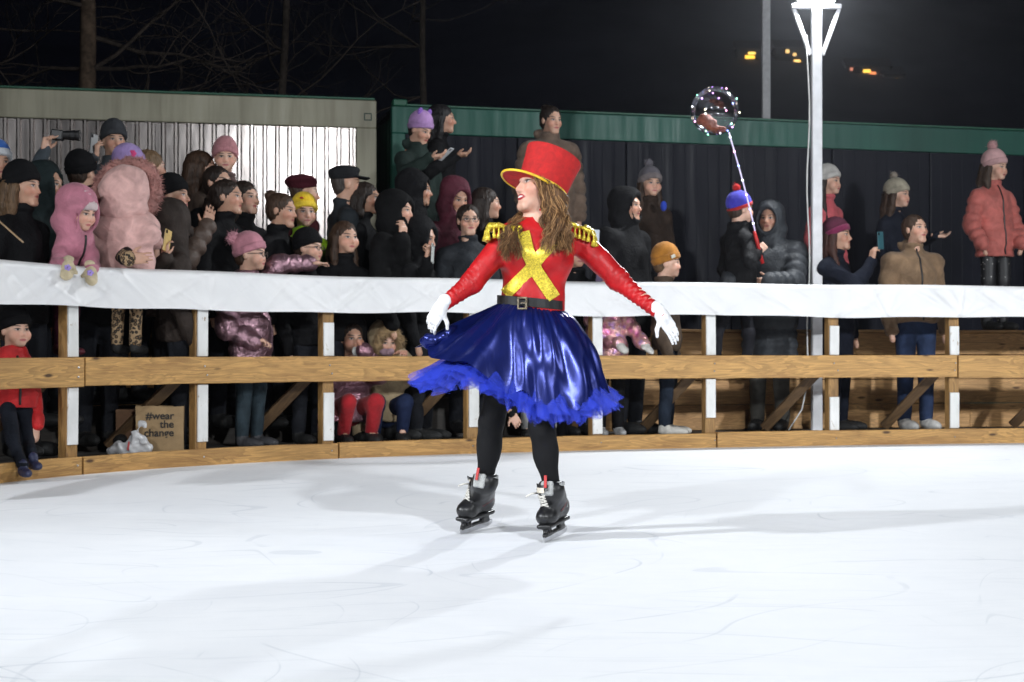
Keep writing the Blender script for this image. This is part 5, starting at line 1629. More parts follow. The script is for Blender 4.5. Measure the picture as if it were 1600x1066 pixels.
X_ = np.array([1., 0, 0]); Z_ = np.array([0, 0, 1.]); Y_ = np.array([0, 1., 0])
def hand(px, py, Y, d, n, **k): return dict(w=at(px, py, Y), d=np.array(d, float), n=np.array(n, float), **k)
P = {}

# ---- right half, first
Yb = dep(1430, .50)
P['khaki'] = person('woman in khaki brown jacket and blue jeans, hair pulled back, beside the cream pompom hat', 1437, 357, Yb, G0, yaw=12, hyaw=28, hp=6, jac=((.20, .125, .070), 'cloth', .85), hem=.50, hood='down',
    hr_=dict(col=BROWNH, kind='back'), trs=(.018, .034, .085), shoe=(.55, .54, .52), zipc=True, skin=0, sw=1.05, bulk=1.08)
P['maroonhat'] = person('woman in dark maroon knitted hat and navy coat filming right of the light pole', 1318, 368, dep(1310, .55), G0, yaw=55, hyaw=62, hp=4, jac=(NAVYC, 'cloth', .85), hem=.36, hat=dict(col=(.075, .010, .028), cuff=(.16, .012, .055)),
    hr_=dict(col=(.05, .018, .012), kind='front', under_hat=True, length=.2), trs=NAVYC, skin=1,
    arms=(hand(1362, 408, dep(1362, .40), (.15, 0, 1), (.9, .3, 0), curl=32, thumb=1), None))
phone(at(1376, 376, dep(1370, .40)), rotm(35, 0, -4), 'teal phone held up by the woman in maroon hat', (.03, .10, .12))
P['coral'] = person('girl in pink pompom hat and coral quilted coat standing at the far right', 1563, 262, dep(1560, 1.75), DKZ, yaw=22, hyaw=42, hp=-3, hs=.958, jac=((.45, .115, .095), 'cloth', .6), baf=.016, hem=.42,
    hat=dict(col=(.56, .33, .33), pom=((.50, .28, .28), .042), top=.012), hr_=dict(col=(.045, .026, .016), kind='front', under_hat=True, length=.27), trs=STAR, zipc=True, skin=2, bulk=1.12,
    arms=(hand(1536, 384, dep(1536, 1.55), (.4, .3, -1), (1, 0, 0), show=False), hand(1598, 384, dep(1598, 1.62), (-.3, .3, -1), (-1, 0, 0), show=False)))
P['cream'] = person('girl in cream pompom hat and navy coat reaching an arm to the right', 1411, 305, dep(1405, 1.70), DKZ, yaw=35, hyaw=55, hs=.93, jac=(NAVYC, 'cloth', .8), hat=dict(col=(.36, .32, .24), pom=((.25, .21, .17), .032)),
    hr_=dict(col=BROWNH, kind='long', under_hat=True, length=.16), skin=2, arms=(None, hand(1463, 368, dep(1460, 1.45), (1, -.1, -.05), (0, -.4, 1), curl=20, spread=.2)))
P['white'] = person('girl in white knitted hat and pink coat partly behind the light pole', 1303, 284, dep(1295, 1.60), DKZ, yaw=40, hyaw=55, hs=.95, jac=((.50, .085, .10), 'cloth', .65), baf=.005, hat=dict(col=(.52, .50, .47)),
    hr_=dict(col=DARKH, kind='front', under_hat=True, length=.24), skin=2)
P['greyadult'] = person('adult in dark grey hooded puffer coat holding the child with the balloon', 1200, 342, dep(1195, .72), G0, yaw=-20, hyaw=-25, fem=False, jac=((.030, .034, .040), 'cloth', .55), baf=.016, hem=.33, hood='up', bulk=1.2, sw=1.12,
    trs=(.055, .052, .045), skin=1, arms=(hand(1140, 440, dep(1150, .36), (1, 0, -.05), (0, 1, .3), curl=30), hand(1203, 440, dep(1190, .34), (-1, -.1, -.05), (0, 1, .3), curl=30)))
P['ballooner'] = person('small child in blue hat with red pompom and black coat holding the balloon stick', 1165, 328, dep(1160, .42), .72, yaw=115, hyaw=112, hs=.88, jac=(BLK, 'cloth', .7), hem=.40, bulk=1.15,
    hat=dict(col=(.045, .04, .42), cuff=(.40, .012, .012), pom=((.55, .01, .01), .032), cufh=.03), trs=(.02, .02, .025), skin=2,
    arms=(hand(1185, 392, dep(1180, .26), (.6, .2, .5), (.3, 1, 0), curl=60, thumb=1), None),
    legs=[(at(1140, 470, dep(1145, .42)), at(1120, 520, dep(1130, .33)), at(1120, 560, dep(1130, .4))), (at(1165, 470, dep(1160, .42)), at(1170, 520, dep(1165, .33)), at(1168, 560, dep(1165, .42)))])
rp = P['ballooner'][1]['root_p']
sdp = SDF(3); sdp.box(at(1168, 400, dep(1165, .285)) - rp, (.045, .045, .075), rotm(20), .02, .01)
sdf_obj(sdp, 'red_coat_panel', fabric((.40, .012, .018), .7, 'cloth'), P['ballooner'][0], .012)
P['mustard'] = person('child in mustard yellow knitted hat peeking over the vinyl', 1052, 412, dep(1045, .32), G0, yaw=75, hyaw=82, hs=.90, jac=((.07, .045, .028), 'cloth', .8), hat=dict(col=(.40, .16, .018), top=.015, cufh=.06), hr_=dict(col=LBROWN, kind='short', under_hat=True), skin=2, trs=(.012, .018, .03), shoe=(.5, .48, .44))
T_ = P['mustard'][1]; MB().box(T_['hc'] + T_['Rh'] @ np.array([-.095, -.055, .055]) - T_['root_p'], (.004, .018, .013), T_['Rh'] @ rotm(28, 0, 0) @ rotm(0, 25, 0), .001).build('hat_label', plain('hat_patch', (.6, .58, .5), .8), P['mustard'][0])
P['hoodman'] = person('smiling man in black hooded coat right of the skater', 990, 322, dep(985, .62), G0, yaw=50, hyaw=58, fem=False, jac=(BLK, 'cloth', .8), hood='up', hem=.40, skin=1, bulk=1.15, sw=1.1, brow=(.012, .009, .008))
P['greypom'] = person('girl in grey pompom hat with brown hair behind the hooded man', 1020, 287, dep(1020, 1.65), DKZ - .1, yaw=10, hyaw=18, hs=.93, jac=((.035, .022, .016), 'cloth', .8), hat=dict(col=(.13, .12, .14), cuff=(.20, .17, .17), pom=((.14, .13, .15), .036)), hr_=dict(col=BROWNH, kind='front', under_hat=True, length=.2), skin=2)
gp = P['greypom'][1]; sdp = SDF(3); sdp.ell(at(1037, 322, dep(1030, 1.50)) - gp['root_p'], (.03, .02, .05), None, .01); sdf_obj(sdp, 'blue_scarf', fabric((.02, .06, .50), .7, 'cloth'), P['greypom'][0], .009)
P['beige'] = person('woman in light brown hooded coat standing high behind the red hat', 866, 188, dep(865, 1.75), DKZ + .18, yaw=18, hyaw=30, hp=-6, jac=((.155, .105, .075), 'cloth', .85), baf=.016, hem=.38, hood='down', hr_=dict(col=DARKH, kind='bun'), skin=0, bulk=1.2, sw=1.08)
P['lav'] = person('child in iridescent pink jacket and white mittens behind the skater\'s arm', 958, 442, dep(950, .30), G0, yaw=10, hyaw=30, hs=.88, jac=((.62, .30, .42), 'holo', .3), baf=.016, hem=.42, hat=dict(col=(.28, .20, .36)), skin=2, gloves=(.62, .60, .56), trs=BLK, shoe=(.4, .4, .4),
    arms=(hand(966, 536, dep(965, .06), (.35, -.7, -.55), (0, -.3, -1), show=False), hand(1006, 538, dep(1000, .06), (.4, -.7, -.5), (0, -.3, -1), show=False)))
P['phonekid'] = person('dark haired spectator half hidden behind the skater\'s right sleeve', 903, 396, dep(905, .55), G0, yaw=30, hyaw=20, hs=.95, jac=(BLK, 'cloth', .8), hr_=dict(col=DARKH, kind='back'), skin=1)
phone(at(930, 372, dep(930, .30)), rotm(10, 0, 3), 'phone in a pale blue patterned case beside the gold epaulette', (.55, .60, .68), .0, (.034, .0045, .068))
P['under'] = person('crouching child in grey trousers half hidden behind the blue skirt', 842, 560, dep(840, .42), G0, yaw=0, hs=.85, pose='crouch', jac=(BLK, 'cloth', .8), trs=(.42, .42, .42), skin=2, hat=dict(col=CHAR),
    arms=(hand(800, 648, dep(805, .12), (.5, -.3, -.8), (0, -1, 0), curl=25), None))

# ---- left half, back row on the deck
P['cap'] = person('child in blue and white cap at the far left edge', -2, 254, dep(0, 1.2), STZ + .25, yaw=40, hs=.93, jac=(BLK, 'cloth', .8), hat=dict(col=(.03, .12, .42), cuff=(.5, .52, .55)), skin=1, lod=.8)
P['arm'] = person('photographer with raised grey sleeve holding a camera up at the left', 62, 296, dep(65, 1.0), STZ, yaw=70, hyaw=70, fem=False, jac=((.035, .045, .055), 'cloth', .8), hood=None, hr_=dict(col=DARKH, kind='short'), skin=0,
    arms=(hand(70, 236, dep(75, .95), (.18, 0, 1), (.9, -.3, 0), curl=48, thumb=1), None))
P['greybeanie'] = person('boy in dark grey beanie lifting a phone at the back left', 180, 219, dep(180, 1.75), DKZ + .05, yaw=25, hyaw=28, hs=.97, fem=False, jac=((.045, .052, .06), 'cloth', .8), hat=dict(col=(.045, .048, .055), top=.012), skin=0,
    arms=(hand(147, 245, dep(150, 1.45), (.1, -.1, 1), (.5, .8, 0), curl=42), None))
phone(at(146, 225, dep(150, 1.42)), rotm(60, 0, 6), 'dark phone in the hand of the boy in grey beanie', (.02, .02, .022))
P['blackback'] = person('person in black hat and dark red collar seen from behind at left', 134, 272, dep(135, 1.05), STZ, yaw=170, hyaw=160, jac=((.10, .012, .014), 'cloth', .85), hat=dict(col=BLK), skin=0, lod=.8)
P['lavflower'] = person('girl in lavender hat with pink flower behind the fur hood', 212, 262, dep(210, .95), STZ, yaw=150, hyaw=140, hs=.93, jac=(CHAR, 'cloth', .8), hat=dict(col=(.34, .24, .50)), skin=2, lod=.8)
lf = P['lavflower'][1]; mb = MB()
for k in range(6):
    a = k * math.pi / 3; mb.sphere(at(207, 240, lf['hc'][1] - .10) - lf['root_p'] + np.array([.016 * math.cos(a), 0, .016 * math.sin(a)]), (.012, .006, .012), 7, 5)
mb.sphere(at(207, 240, lf['hc'][1] - .105) - lf['root_p'], .008, 7, 5)
mb.build('hat_flower', fabric((.60, .06, .20), .8, 'cloth'), P['lavflower'][0], smooth=True)
P['blond'] = person('person with tousled light hair glimpsed behind the black beanie', 246, 262, dep(245, 1.45), STZ + .2, yaw=150, hyaw=120, jac=(BLK, 'cloth', .8), hr_=dict(col=(.16, .10, .055), kind='short'), skin=0, lod=.8)
P['shoulderkid'] = person('small child in pink hat carried high in front of the ribbed wall', 352, 246, dep(350, 1.25), DKZ + .35, yaw=5, hyaw=12, hs=.88, jac=((.10, .055, .05), 'cloth', .8), hat=dict(col=(.50, .22, .24), top=.015), skin=2)
P['carrier'] = person('woman with dark brown hair carrying the pink hatted child', 326, 262, dep(325, 1.42), DKZ - .1, yaw=110, hyaw=100, jac=(BRN, 'cloth', .85), hr_=dict(col=BROWNH, kind='long', length=.2), skin=0, lod=.8)
P['topbrow'] = person('dark haired woman whose forehead shows above the two profiles', 348, 285, dep(345, 1.02), STZ, yaw=60, hyaw=55, jac=(BLK, 'cloth', .8), hr_=dict(col=DARKH, kind='back'), skin=0, lod=.8)
P['ears'] = person('girl in lavender hat with cat ears and dark green coat looking at a phone', 663, 206, dep(655, 1.62), DKZ + .15, yaw=45, hyaw=55, hp=-22, hs=.96, jac=((.018, .030, .026), 'cloth', .8), hood='down', hat=dict(col=(.42, .24, .50), ears=(.22, .10, .42), top=.01), hr_=dict(col=DARKH, kind='short', under_hat=True), skin=0,
    arms=(hand(672, 247, dep(670, 1.18), (.9, -.15, .15), (0, .2, 1), curl=18, thumb=1), None))
phone(at(697, 241, dep(695, 1.2)), rotm(70, -50, 0), 'silver phone in front of the girl with cat ears', (.45, .46, .48), .25)
P['blackhair'] = person('tall woman with long black hair reaching out behind the cat ears hat', 700, 186, dep(690, 1.9), DKZ + .12, yaw=85, hyaw=95, jac=(BLK, 'cloth', .8), hr_=dict(col=(.009, .008, .009), kind='long', length=.26), skin=1, 
    arms=(hand(712, 243, dep(712, 1.5), (1, -.1, .1), (0, .2, 1), curl=22, thumb=1), None))

# ---- left half, middle rows
P['lefthat'] = person('woman in black hat and black coat with long brown hair at far left', 47, 292, dep(40, .45), G0 + .02, yaw=70, hyaw=78, jac=(BLK, 'cloth', .8), hat=dict(col=BLK, top=.01), hr_=dict(col=LBROWN, kind='long', under_hat=True, length=.18), skin=1)
lp_ = P['lefthat'][1]
pts = []
for u in np.linspace(0, 1, 10):
    q = at(-10 + 70 * u, 322 + 62 * u, dep(20, .2)); ys = np.linspace(-.3, .35, 200); Q = q - lp_['root_p'] + ys[:, None] * Y_; k = int(np.argmax(lp_['sj'].eval(Q) < .004)); pts.append(Q[k] - Y_ * .002)
pts = np.array(pts); pts[:, 1] = pts[:, 1].min() + .0 * pts[:, 1]
MB().tube(pts, .011, 6, flat=.5).build('bag_strap', plain('tan_strap', (.30, .20, .11), .5), P['lefthat'][0], smooth=True)
P['hoodshadow'] = person('spectator in dark hood behind the woman in black hat', 84, 290, dep(85, .80), STZ - .15, yaw=75, hyaw=78, jac=((.010, .017, .018), 'cloth', .8), hood='up', skin=1, lod=.8)
P['beaniman'] = person('man in black beanie and brown padded coat waving a hand', 281, 306, dep(275, .55), G0 + .1, yaw=60, hyaw=82, hp=2, fem=False, jac=((.075, .050, .038), 'cloth', .5), baf=.016, hat=dict(col=BLK), skin=1, bulk=1.12,
    arms=(hand(322, 356, dep(322, .30), (.25, 0, 1), (.3, -1, 0), curl=8, thumb=-1), None))
P['prof1'] = person('woman in profile with dark hair tucked back, nearer of two beside the wave', 366, 308, dep(360, .60), STZ - .2, yaw=60, hyaw=76, jac=(BLK, 'cloth', .8), hr_=dict(col=DARKH, kind='pony'), skin=1)
P['prof2'] = person('woman with pale face looking right, behind the profile beside the wave', 391, 309, dep(385, .85), STZ - .1, yaw=50, hyaw=56, jac=(BLK, 'cloth', .8), hr_=dict(col=DARKH, kind='long', length=.12), skin=2)
P['leaner'] = person('woman with hair pulled back leaning towards the child in yellow hat', 450, 330, dep(445, .62), STZ - .22, yaw=65, hyaw=70, hp=-6, jac=(BLK, 'cloth', .75), hr_=dict(col=BROWNH, kind='bun'), skin=1, lean=(.1, 0))
P['yellow'] = person('child in yellow knitted hat and neon green jacket', 478, 332, dep(478, .95), STZ - .1, yaw=20, hyaw=22, hs=.92, jac=((.42, .75, .02), 'cloth', .7), hat=dict(col=(.75, .50, .02), cuff=(.80, .56, .04), cufh=.04), skin=2)
yl = P['yellow'][1]; MB().sphere(at(471, 309, yl['hc'][1] - .115) - yl['root_p'], (.016, .008, .008), 8, 6).build('hat_patch', fabric((.45, .02, .02), .8, 'cloth'), P['yellow'][0], smooth=True)
P['beret'] = person('person in maroon beret behind the yellow hat', 486, 302, dep(485, 1.2), STZ, yaw=120, hyaw=110, jac=((.06, .012, .016), 'cloth', .8), hat=dict(kind='beret', col=(.055, .008, .014)), hr_=dict(col=BROWNH, kind='short', under_hat=True), skin=0, lod=.8)
P['capman'] = person('man in flat black cap and dark coat turned away to the right', 552, 288, dep(540, .95), STZ, yaw=110, hyaw=105, hp=4, fem=False, jac=((.018, .022, .026), 'cloth', .8), hat=dict(kind='cap', col=(.012, .013, .015)), hr_=dict(col=(.05, .04, .035), kind='short', under_hat=True), skin=1)
P['woman575'] = person('woman with short dark hair in profile beside the flat black cap', 582, 310, dep(575, .85), STZ - .1, yaw=80, hyaw=78, jac=(BLK, 'cloth', .8), hr_=dict(col=DARKH, kind='long', length=.02), skin=3)
P['longgirl'] = person('girl with long brown hair smiling between the black coats', 545, 372, dep(540, .42), G0, yaw=35, hyaw=38, hs=.93, jac=(BLK, 'cloth', .8), hr_=dict(col=BROWNH, kind='front', length=.18), skin=0)
P['hood615'] = person('tall figure in big black hood with a raised hand', 632, 330, dep(620, .50), G0, yaw=70, hyaw=72, jac=((.0035, .0035, .004), 'cloth', .85), hood='up', bulk=1.2, sw=1.1, skin=0,
    arms=(None, hand(628, 372, dep(630, .22), (.1, -.1, 1), (-.8, .5, 0), curl=28)))
P['hoodman2'] = person('smiling man in black hood behind the raised hand', 662, 298, dep(655, .95), STZ, yaw=85, hyaw=86, fem=False, jac=(BLK, 'cloth', .8), hood='up', skin=3, brow=(.012, .009, .008))
P['maroonhood'] = person('person in maroon hood looking down behind the woman with glasses', 718, 312, dep(708, .95), STZ, yaw=30, hyaw=35, hp=-20, jac=((.075, .010, .022), 'cloth', .75), hood='up', hr_=dict(col=DARKH, kind='short', under_hat=True), skin=1)
P['specs'] = person('woman with glasses and hair pulled back in dark grey jacket', 734, 344, dep(728, .50), G0 + .05, yaw=20, hyaw=14, jac=((.022, .025, .030), 'cloth', .7), hr_=dict(col=DARKH, kind='back'), specs=True, skin=0)
P['darkback'] = person('person in black coat behind the woman with glasses', 770, 318, dep(765, .95), STZ - .1, yaw=120, hyaw=100, jac=(BLK, 'cloth', .8), hr_=dict(col=DARKH, kind='long', length=.1), skin=1, lod=.8)
P['phoneblack'] = person('person in black looking down at a phone below the hooded man', 668, 374, dep(665, .40), G0, yaw=70, hyaw=68, hp=-12, jac=(BLK, 'cloth', .8), hood='up', skin=1,
    arms=(None, hand(668, 408, dep(668, .16), (.2, -.2, 1), (-.8, .5, 0), curl=35)))
phone(at(676, 396, dep(676, .12)), rotm(80, 0, 12), 'pale phone low in front of the black coats', (.45, .46, .44))

# ---- left half, at the rail
P['pinkkid'] = person('child in rose pink hooded jacket leaning over the vinyl, cream mittens', 133, 334, dep(128, .12), .755, yaw=48, hyaw=62, hp=-16, hs=.90, jac=((.42, .155, .21), 'cloth', .7), baf=.004, hood='up', hat=dict(col=(.55, .45, .45), low=.01), trs=(.055, .008, .022), shoe=(.10, .02, .03), skin=2, bulk=1.25, lean=(.16, 0), zipc=True,
    gloves=(.55, .46, .30), arms=(hand(106, 412, dep(110, -.12), (.1, -.55, -.6), (0, -.3, -1), show=False), hand(141, 420, dep(140, -.10), (.2, -.5, -.6), (0, -.3, -1), show=False)))
pk_ = P['pinkkid'][1]
for i in (0, 1):
    w = pk_['wr'][i] + np.array([.02, -.075, -.03]) - pk_['root_p']; mb = MB()
    for k in range(5):
        a = k * 1.257; mb.sphere(w + np.array([.013 * math.cos(a), 0, .013 * math.sin(a)]), (.010, .006, .010), 7, 5)
    mb.build('mitten_flower', fabric((.34, .25, .62), .8, 'cloth'), P['pinkkid'][0], smooth=True)
P['furkid'] = person('small child in pale pink coat with fur hood seen from behind', 206, 299, dep(200, .22), .76, yaw=165, hyaw=158, hs=1.05, jac=((.60, .36, .33), 'cloth', .7), hem=.36, hood=None, collar=False, hr_=dict(col=BROWNH, kind='short'), trs=LEO, shoe=(.02, .02, .02), skin=2, bulk=1.5, sw=1.55,
    arms=(hand(158, 385, dep(160, .30), (.2, .3, -1), (1, 0, 0), show=False), hand(245, 380, dep(240, .25), (-.1, .2, -1), (-1, 0, 0), show=False)))
fk = P['furkid'][1]; q = fk['hc'] - fk['root_p']
sh_ = SDF(9); sh_.ell(q + np.array([-.01, -.015, .0]), (.168, .155, .172), None, .02); sh_.ell(q + np.array([-.012, -.055, -.125]), (.170, .115, .095), None, .03); sh_.wrinkle(.004, 26, 5)
sy_ = SDF(12); sy_.ell(q + np.array([-.01, .01, -.25]), (.225, .16, .15), None, .03); sy_.wrinkle(.004, 26, 5)
sdf_obj(sy_, 'coat_yoke', fabric((.60, .36, .33), .7, 'cloth'), P['furkid'][0], .012)
hdo = sdf_obj(sh_, 'hood', fabric((.60, .36, .33), .7, 'cloth'), P['furkid'][0], .012)
sf = SDF(4)
sf.torus(q + np.array([-.012, .075, .010]), np.array([[1, 0, 0], [0, 0, 1], [0, -1, 0]], float).T @ rotm(0, 14, 0), .182, .052, 1.0, .02); sf.wrinkle(.006, 100, 4)
furry(sdf_obj(sf, 'hood_trim', fabric((.42, .20, .175), .95, 'fur'), hdo, .012), 3200, .040)
P['leoarm'] = person('adult with leopard print sleeve hugging the pale pink coat', 160, 318, dep(160, .62), G0 + .05, yaw=40, hyaw=60, jac=(BLK, 'cloth', .8), hr_=dict(col=DARKH, kind='back'), skin=1, cuffc=LEO,
    arms=(None, hand(200, 404, dep(195, -.06), (1, -.02, .02), (-.1, 1, 0), curl=14, thumb=1, pole=np.array([-1, -1.2, -.1]))))
P['goldphone'] = person('person in dark coat holding a gold phone beside the pale pink coat', 282, 352, dep(278, .36), G0 - .05, yaw=120, hyaw=150, hs=.95, jac=((.035, .026, .022), 'cloth', .7), hood='up', skin=0, lod=.8,
    arms=(None, hand(258, 402, dep(258, .08), (.0, -.1, 1), (.6, .7, 0), curl=38)))
phone(at(261, 376, dep(260, .06)), rotm(65, 0, 14), 'gold phone held low beside the pale pink coat', (.55, .38, .14))
P['pinkpom'] = person('girl in pink pompom hat and glasses in shiny mauve jacket at the rail', 402, 398, dep(395, .26), G0, yaw=60, hyaw=80, hs=.93, jac=((.42, .25, .30), 'foil', .33), baf=.016, hem=.40, bulk=1.15, hat=dict(col=(.52, .22, .27)), hr_=dict(col=BROWNH, kind='short', under_hat=True), specs=True, trs=(.020, .034, .044), shoe=(.05, .05, .055), skin=2,
    arms=(hand(398, 535, dep(398, .08), (.9, -.2, .1), (0, -.3, -1), curl=30, thumb=1), hand(484, 412, dep(484, .22), (1, -.05, -.02), (0, -.2, -1), curl=6, point=True, pole=np.array([-.1, -.2, 1.0]))))
pp_ = P['pinkpom'][1]; pompom(P['pinkpom'][0], at(364, 372, pp_['hc'][1] - .02) - pp_['root_p'], .048, (.55, .25, .30))
P['whiteface'] = person('small child in black hat and glasses with pale face at the rail', 491, 388, dep(485, .42), G0, yaw=45, hyaw=68, hs=.88, jac=(BLK, 'cloth', .8), hat=dict(col=BLK), specs=True, skin=2)
P['toddler'] = person('toddler in black hat and red jacket stepping through the barrier', 30, 516, dep(25, .16), 0.0, yaw=35, hyaw=48, hs=.86, jac=((.50, .010, .012), 'cloth', .6), baf=.006, hem=.42, bulk=1.3, hat=dict(col=BLK, low=.004), trs=(.008, .010, .016), shoe=(.03, .035, .08), skin=2, zipc=True,
    legs=[(at(12, 640, dep(15, .14)), at(20, 690, dep(20, .02)), at(36, 733, dep(30, -.18))), (at(40, 640, dep(40, .16)), at(44, 690, dep(44, .10)), at(52, 722, dep(50, -.14)))])
P['mauvegirl'] = person('girl with dark hair in shiny mauve jacket and red trousers crouching behind the rail', 553, 530, dep(548, .32), G0, yaw=22, hyaw=25, hs=.92, pose='crouch', jac=((.40, .22, .27), 'foil', .35), baf=.016, hr_=dict(col=DARKH, kind='bun'), trs=(.33, .008, .014), skin=1, collar=False,
    arms=(None, hand(568, 548, dep(565, .08), (-.3, -.3, .6), (0, 1, 0), curl=50, show=False)))
mg = P['mauvegirl'][1]; ss_ = SDF(4); ss_.cap(at(556, 548, dep(556, .17)) - mg['root_p'], at(573, 556, dep(570, .12)) - mg['root_p'], .030, .035, .02); ss_.wrinkle(.005, 60, 4)
sdf_obj(ss_, 'white_scarf', fabric((.65, .65, .62), .85, 'cloth'), P['mauvegirl'][0], .008)
P['furbeige'] = person('child in beige coat with fur hood crouching with a hand on the rail', 605, 536, dep(598, .34), G0, yaw=15, hyaw=25, hp=-8, hs=.90, pose='crouch', jac=((.42, .32, .19), 'cloth', .7), hood='up', fur=(.30, .20, .10), trs=(.012, .020, .055), skin=2, bulk=1.15,
    arms=(None, hand(626, 552, dep(625, .10), (.25, -.8, .1), (0, -.2, -1), curl=22)))
fb = P['furbeige'][1]; ss_ = SDF(4); ss_.ell(at(603, 550, fb['hc'][1] - .13) - fb['root_p'], (.055, .03, .032), None, .02); ss_.wrinkle(.005, 60, 4)
sdf_obj(ss_, 'knit_scarf', fabric((.34, .22, .26), .85, 'knit'), P['furbeige'][0], .009)
# ------------------------------------------------------------------ camera held up at left
cq = at(101, 211, dep(100, .95))
cm = thing('camera', cq, 'black camera with long lens held up by the raised sleeve', 'camera')
CB = plain('camera_black', (.012, .012, .013), .4)
MB().box((-.05, 0, 0), (.042, .035, .036), rotm(0, 0, 6), .008).build('camera_body', CB, cm)
ln = MB(); a0 = np.linspace(0, 1, 9)
ln.tube([(-.01 + .115 * u, 0, -.004 * u) for u in a0], [.030, .031, .033, .033, .036, .036, .034, .038, .038], 16).build('lens', CB, cm, smooth=False)
# ------------------------------------------------------------------ light-up balloon
bc = at(1117, 173, dep(1160, .10)); br = 38 / FPX * bc[1]
bal = thing('balloon', at(1186, 390, dep(1180, .22)), 'clear round balloon with tiny coloured lights on a stick', 'balloon')
br0 = np.array(bal.location)
def film():
    m, nt, b = nodes_of('balloon_film')
    out = nt.nodes['Material Output']
    tr = nd(nt, 'ShaderNodeBsdfTransparent'); tr.inputs[0].default_value = (.93, .94, .96, 1)
    gl = nd(nt, 'ShaderNodeBsdfGlossy'); gl.inputs['Roughness'].default_value = .06; gl.inputs[0].default_value = (.9, .9, .95, 1)
    lw = nd(nt, 'ShaderNodeLayerWeight'); lw.inputs[0].default_value = .2
    n1 = noise(nt, nd(nt, 'ShaderNodeTexCoord').outputs['Object'], 9, 3)
    f = mth(nt, 'ADD', mth(nt, 'MULTIPLY', lw.outputs['Fresnel'], .75), mth(nt, 'MULTIPLY', n1, .12))
    mx = nd(nt, 'ShaderNodeMixShader'); nt.links.new(f, mx.inputs[0]); nt.links.new(tr.outputs[0], mx.inputs[1]); nt.links.new(gl.outputs[0], mx.inputs[2])
    nt.links.new(mx.outputs[0], out.inputs[0])
    return m
MB().sphere(bc - br0, br, 40, 26).build('film', film(), bal, smooth=True)
LEDC = [('warm', (1, .85, .6)), ('blue', (.25, .35, 1)), ('violet', (.7, .35, 1)), ('white', (.85, .9, 1)), ('green', (.3, 1, .6)), ('pink', (1, .4, .7))]
LED = [plain('led_' + n, c, .4, emit=c, es=7) for n, c in LEDC]
rs = np.random.default_rng(3)
leds = [(1145/1600,)]
spots = [(1111, 139), (1134, 140), (1151, 155), (1091, 147), (1081, 168), (1094, 158), (1127, 149), (1141, 166), (1156, 177), (1146, 190), (1085, 191), (1102, 206), (1108, 208), (1124, 209), (1144, 200), (1117, 142), (1136, 205), (1098, 176), (1108, 172), (1130, 178), (1140, 196)]
for k, (x, y) in enumerate(spots):
    d = np.array([(x - 1117) / 38., 0, -(y - 173) / 38.]); q2 = min(.96, d @ d); d[1] = -math.sqrt(1 - q2) * (1 if k % 3 else -1)
    d /= np.linalg.norm(d)
    MB().sphere(bc - br0 + d * br * 1.012, .0062, 8, 6).build('led', LED[(k * 5 + k // 3) % 6], bal, smooth=True)
# reddish filling in the balloon's lower left
sp_ = SDF(5); sp_.ell(bc - br0 + np.array([-.07, 0, -.09]), (.085, .05, .06), rotm(0, 0, 35), .02); sp_.ell(bc - br0 + np.array([.02, .0, -.145]), (.075, .045, .028), None, .02); sp_.wrinkle(.010, 45, 4)
sdf_obj(sp_, 'red_feathers', fabric((.30, .07, .03), .6, 'fur'), bal, .010)
a, b_ = at(1139, 207, bc[1]), np.array(bal.location)
pts = [a + (b_ - a) * u + np.array([.012 * math.sin(u * 3), 0, 0]) for u in np.linspace(0, .86, 12)]
MB().tube(np.array(pts) - br0, .006, 8).build('stick', plain('clear_stick', (.6, .6, .65), .2, emit=(.55, .40, .9), es=.6), bal, smooth=True)
for k in range(7):
    u = (k + .3) / 7 * .86; p = a + (b_ - a) * u + np.array([.012 * math.sin(u * 3), 0, 0])
    MB().sphere(p - br0, .0085, 8, 6).build('led', LED[(k * 2 + 3) % 6], bal, smooth=True)
h0 = a + (b_ - a) * .84; h1 = a + (b_ - a) * 1.12
MB().tube([h0 - br0, h0 * .7 + h1 * .3 - br0, h1 - br0], [.012, .017, .016], 10).build('handle', plain('red_handle', (.45, .01, .01), .4), bal, smooth=True)
# ------------------------------------------------------------------ bags behind the barrier
KR = plain('kraft_paper', (.30, .20, .10), .8, nscale=12, var=.15)
Yk = dep(245, .22); bgp = at(250, 700, Yk); bgp[2] = G0
hgt = (710 - 636) / FPX * Yk; wd = 74 / FPX * Yk
bag = thing('paper_bag', bgp, 'brown paper carrier bag with printed words behind the barrier', 'bag')
Rb2 = rotm(12)
def bagpt(x, y, z): return Rb2 @ np.array([x, y, z])
n = 10; rs = np.random.default_rng(6); rowsP = []
for i in range(n):
    z = hgt * i / (n - 1); q = 1 - .05 * i / (n - 1)
    rowsP.append([bagpt(x * wd / 2 + .004 * math.sin(9 * z + k), y * .07 * q + .004 * math.sin(13 * z + k * 2), z + (.006 * math.sin(k * 2.1) if i == n - 1 else 0)) for k, (x, y) in enumerate([(-1, -1), (-.3, -1), (.3, -1), (1, -1), (1.0, 0), (1, 1), (0, 1), (-1, 1), (-.97, 0)])])
MB().grid(np.array(rowsP).transpose(1, 0, 2)[::1], True).build('paper_shell', KR, bag, smooth=False)
INK = plain('bag_ink', (.015, .013, .012), .7)
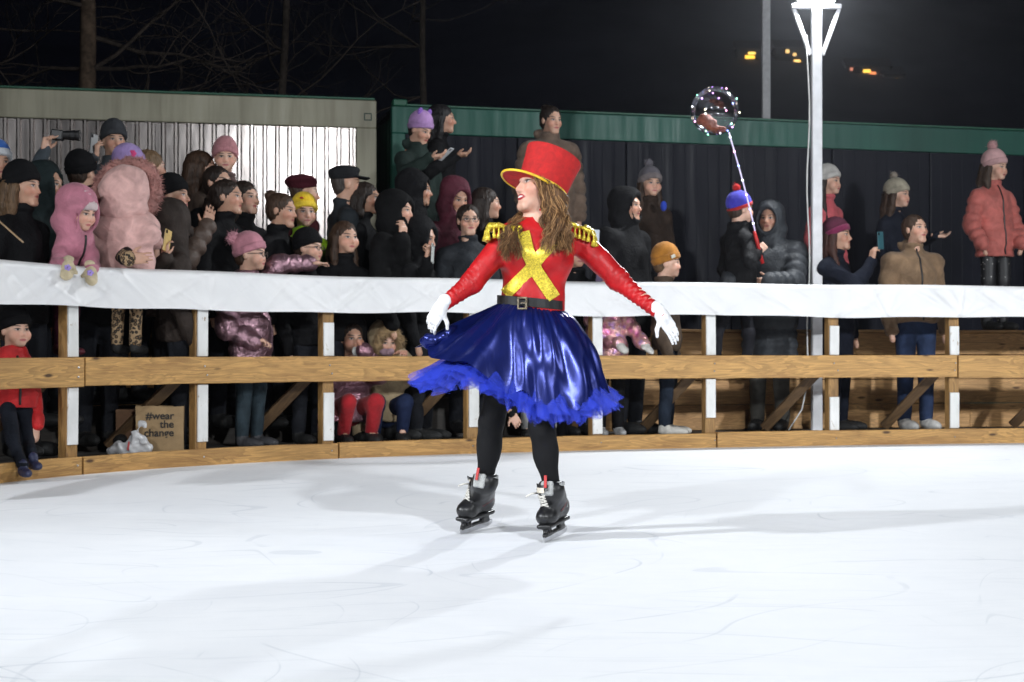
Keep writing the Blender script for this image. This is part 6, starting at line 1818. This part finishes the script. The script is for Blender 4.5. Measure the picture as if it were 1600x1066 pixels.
for k, (tx, y_) in enumerate((('#wear', .245), ('the', .185), ('change', .125))):
    cu = bpy.data.curves.new('lettering', 'FONT'); cu.body = tx; cu.size = .072; cu.align_x = 'RIGHT'; cu.offset = .0012; cu.extrude = .0003
    cu.materials.append(INK)
    tmp = bpy.data.objects.new('lettering_curve', cu); COL.objects.link(tmp); bpy.context.view_layer.update()
    tm_ = bpy.data.meshes.new_from_object(tmp.evaluated_get(bpy.context.evaluated_depsgraph_get())); bpy.data.objects.remove(tmp)
    to = bpy.data.objects.new('lettering', tm_); COL.objects.link(to); to.parent = bag
    p = bagpt(.095, -.0765, y_ * hgt / .335)
    to.location = p; to.rotation_euler = (math.radians(90), 0, math.radians(12))
pl_ = thing('plastic_bag', at(205, 700, dep(205, .15)) * np.array([1, 1, 0]) + np.array([0, 0, G0]), 'crumpled white plastic carrier bag in front of the paper bag', 'bag')
sp_ = SDF(8); sp_.ell((0, 0, .05), (.15, .07, .055), None, .03); sp_.ell((.04, 0, .09), (.07, .05, .06), None, .04)
for sx in (-1, 1): sp_.cap((.06 + sx * .045, -.01, .09), (.075 + sx * .012, -.01, .21), .018, .012, .02)
sp_.cap((.065, -.01, .205), (.085, -.01, .205), .014, .014, .01)
sp_.p.append((lambda P: -(P[..., 2] - .002), np.zeros(3), np.zeros(3), .004, 'i')); sp_.wrinkle(.008, 45, 5); sp_.wrinkle(.004, 90, 4)
PLW = plain('thin_white_plastic', (.55, .55, .56), .3, nscale=14, var=.2)
sdf_obj(sp_, 'bag_shell', PLW, pl_, .008)
MB().box((.0, -.072, .07), (.006, .003, .03), rotm(0, 0, 8), .001).build('red_stripe', plain('red_print', (.4, .05, .05), .6), pl_)
bx_ = thing('cardboard_box', at(207, 700, dep(210, .48)) * np.array([1, 1, 0]) + np.array([0, 0, G0]), 'brown cardboard box left of the paper bag behind the barrier', 'box')
MB().box((0, 0, .15), (.10, .10, .15), rotm(6), .004).build('box_shell', plain('cardboard', (.16, .085, .045), .85), bx_)

# ------------------------------------------------------------------ damp night air
hz = MB().box((0, 140, 33), (500, 175, 35)).build('haze', None, None)
tag(hz, 'thin damp night air glowing round the lamp', None, None, 'stuff')
hm = bpy.data.materials.new('haze'); hm.use_nodes = True; hn = hm.node_tree
hn.nodes.remove(hn.nodes['Principled BSDF'])
pv_ = hn.nodes.new('ShaderNodeVolumePrincipled'); pv_.inputs['Density'].default_value = .0006; pv_.inputs['Color'].default_value = (.85, .87, .95, 1); pv_.inputs['Anisotropy'].default_value = .8
hn.links.new(pv_.outputs[0], hn.nodes['Material Output'].inputs['Volume'])
hz.data.materials.append(hm)
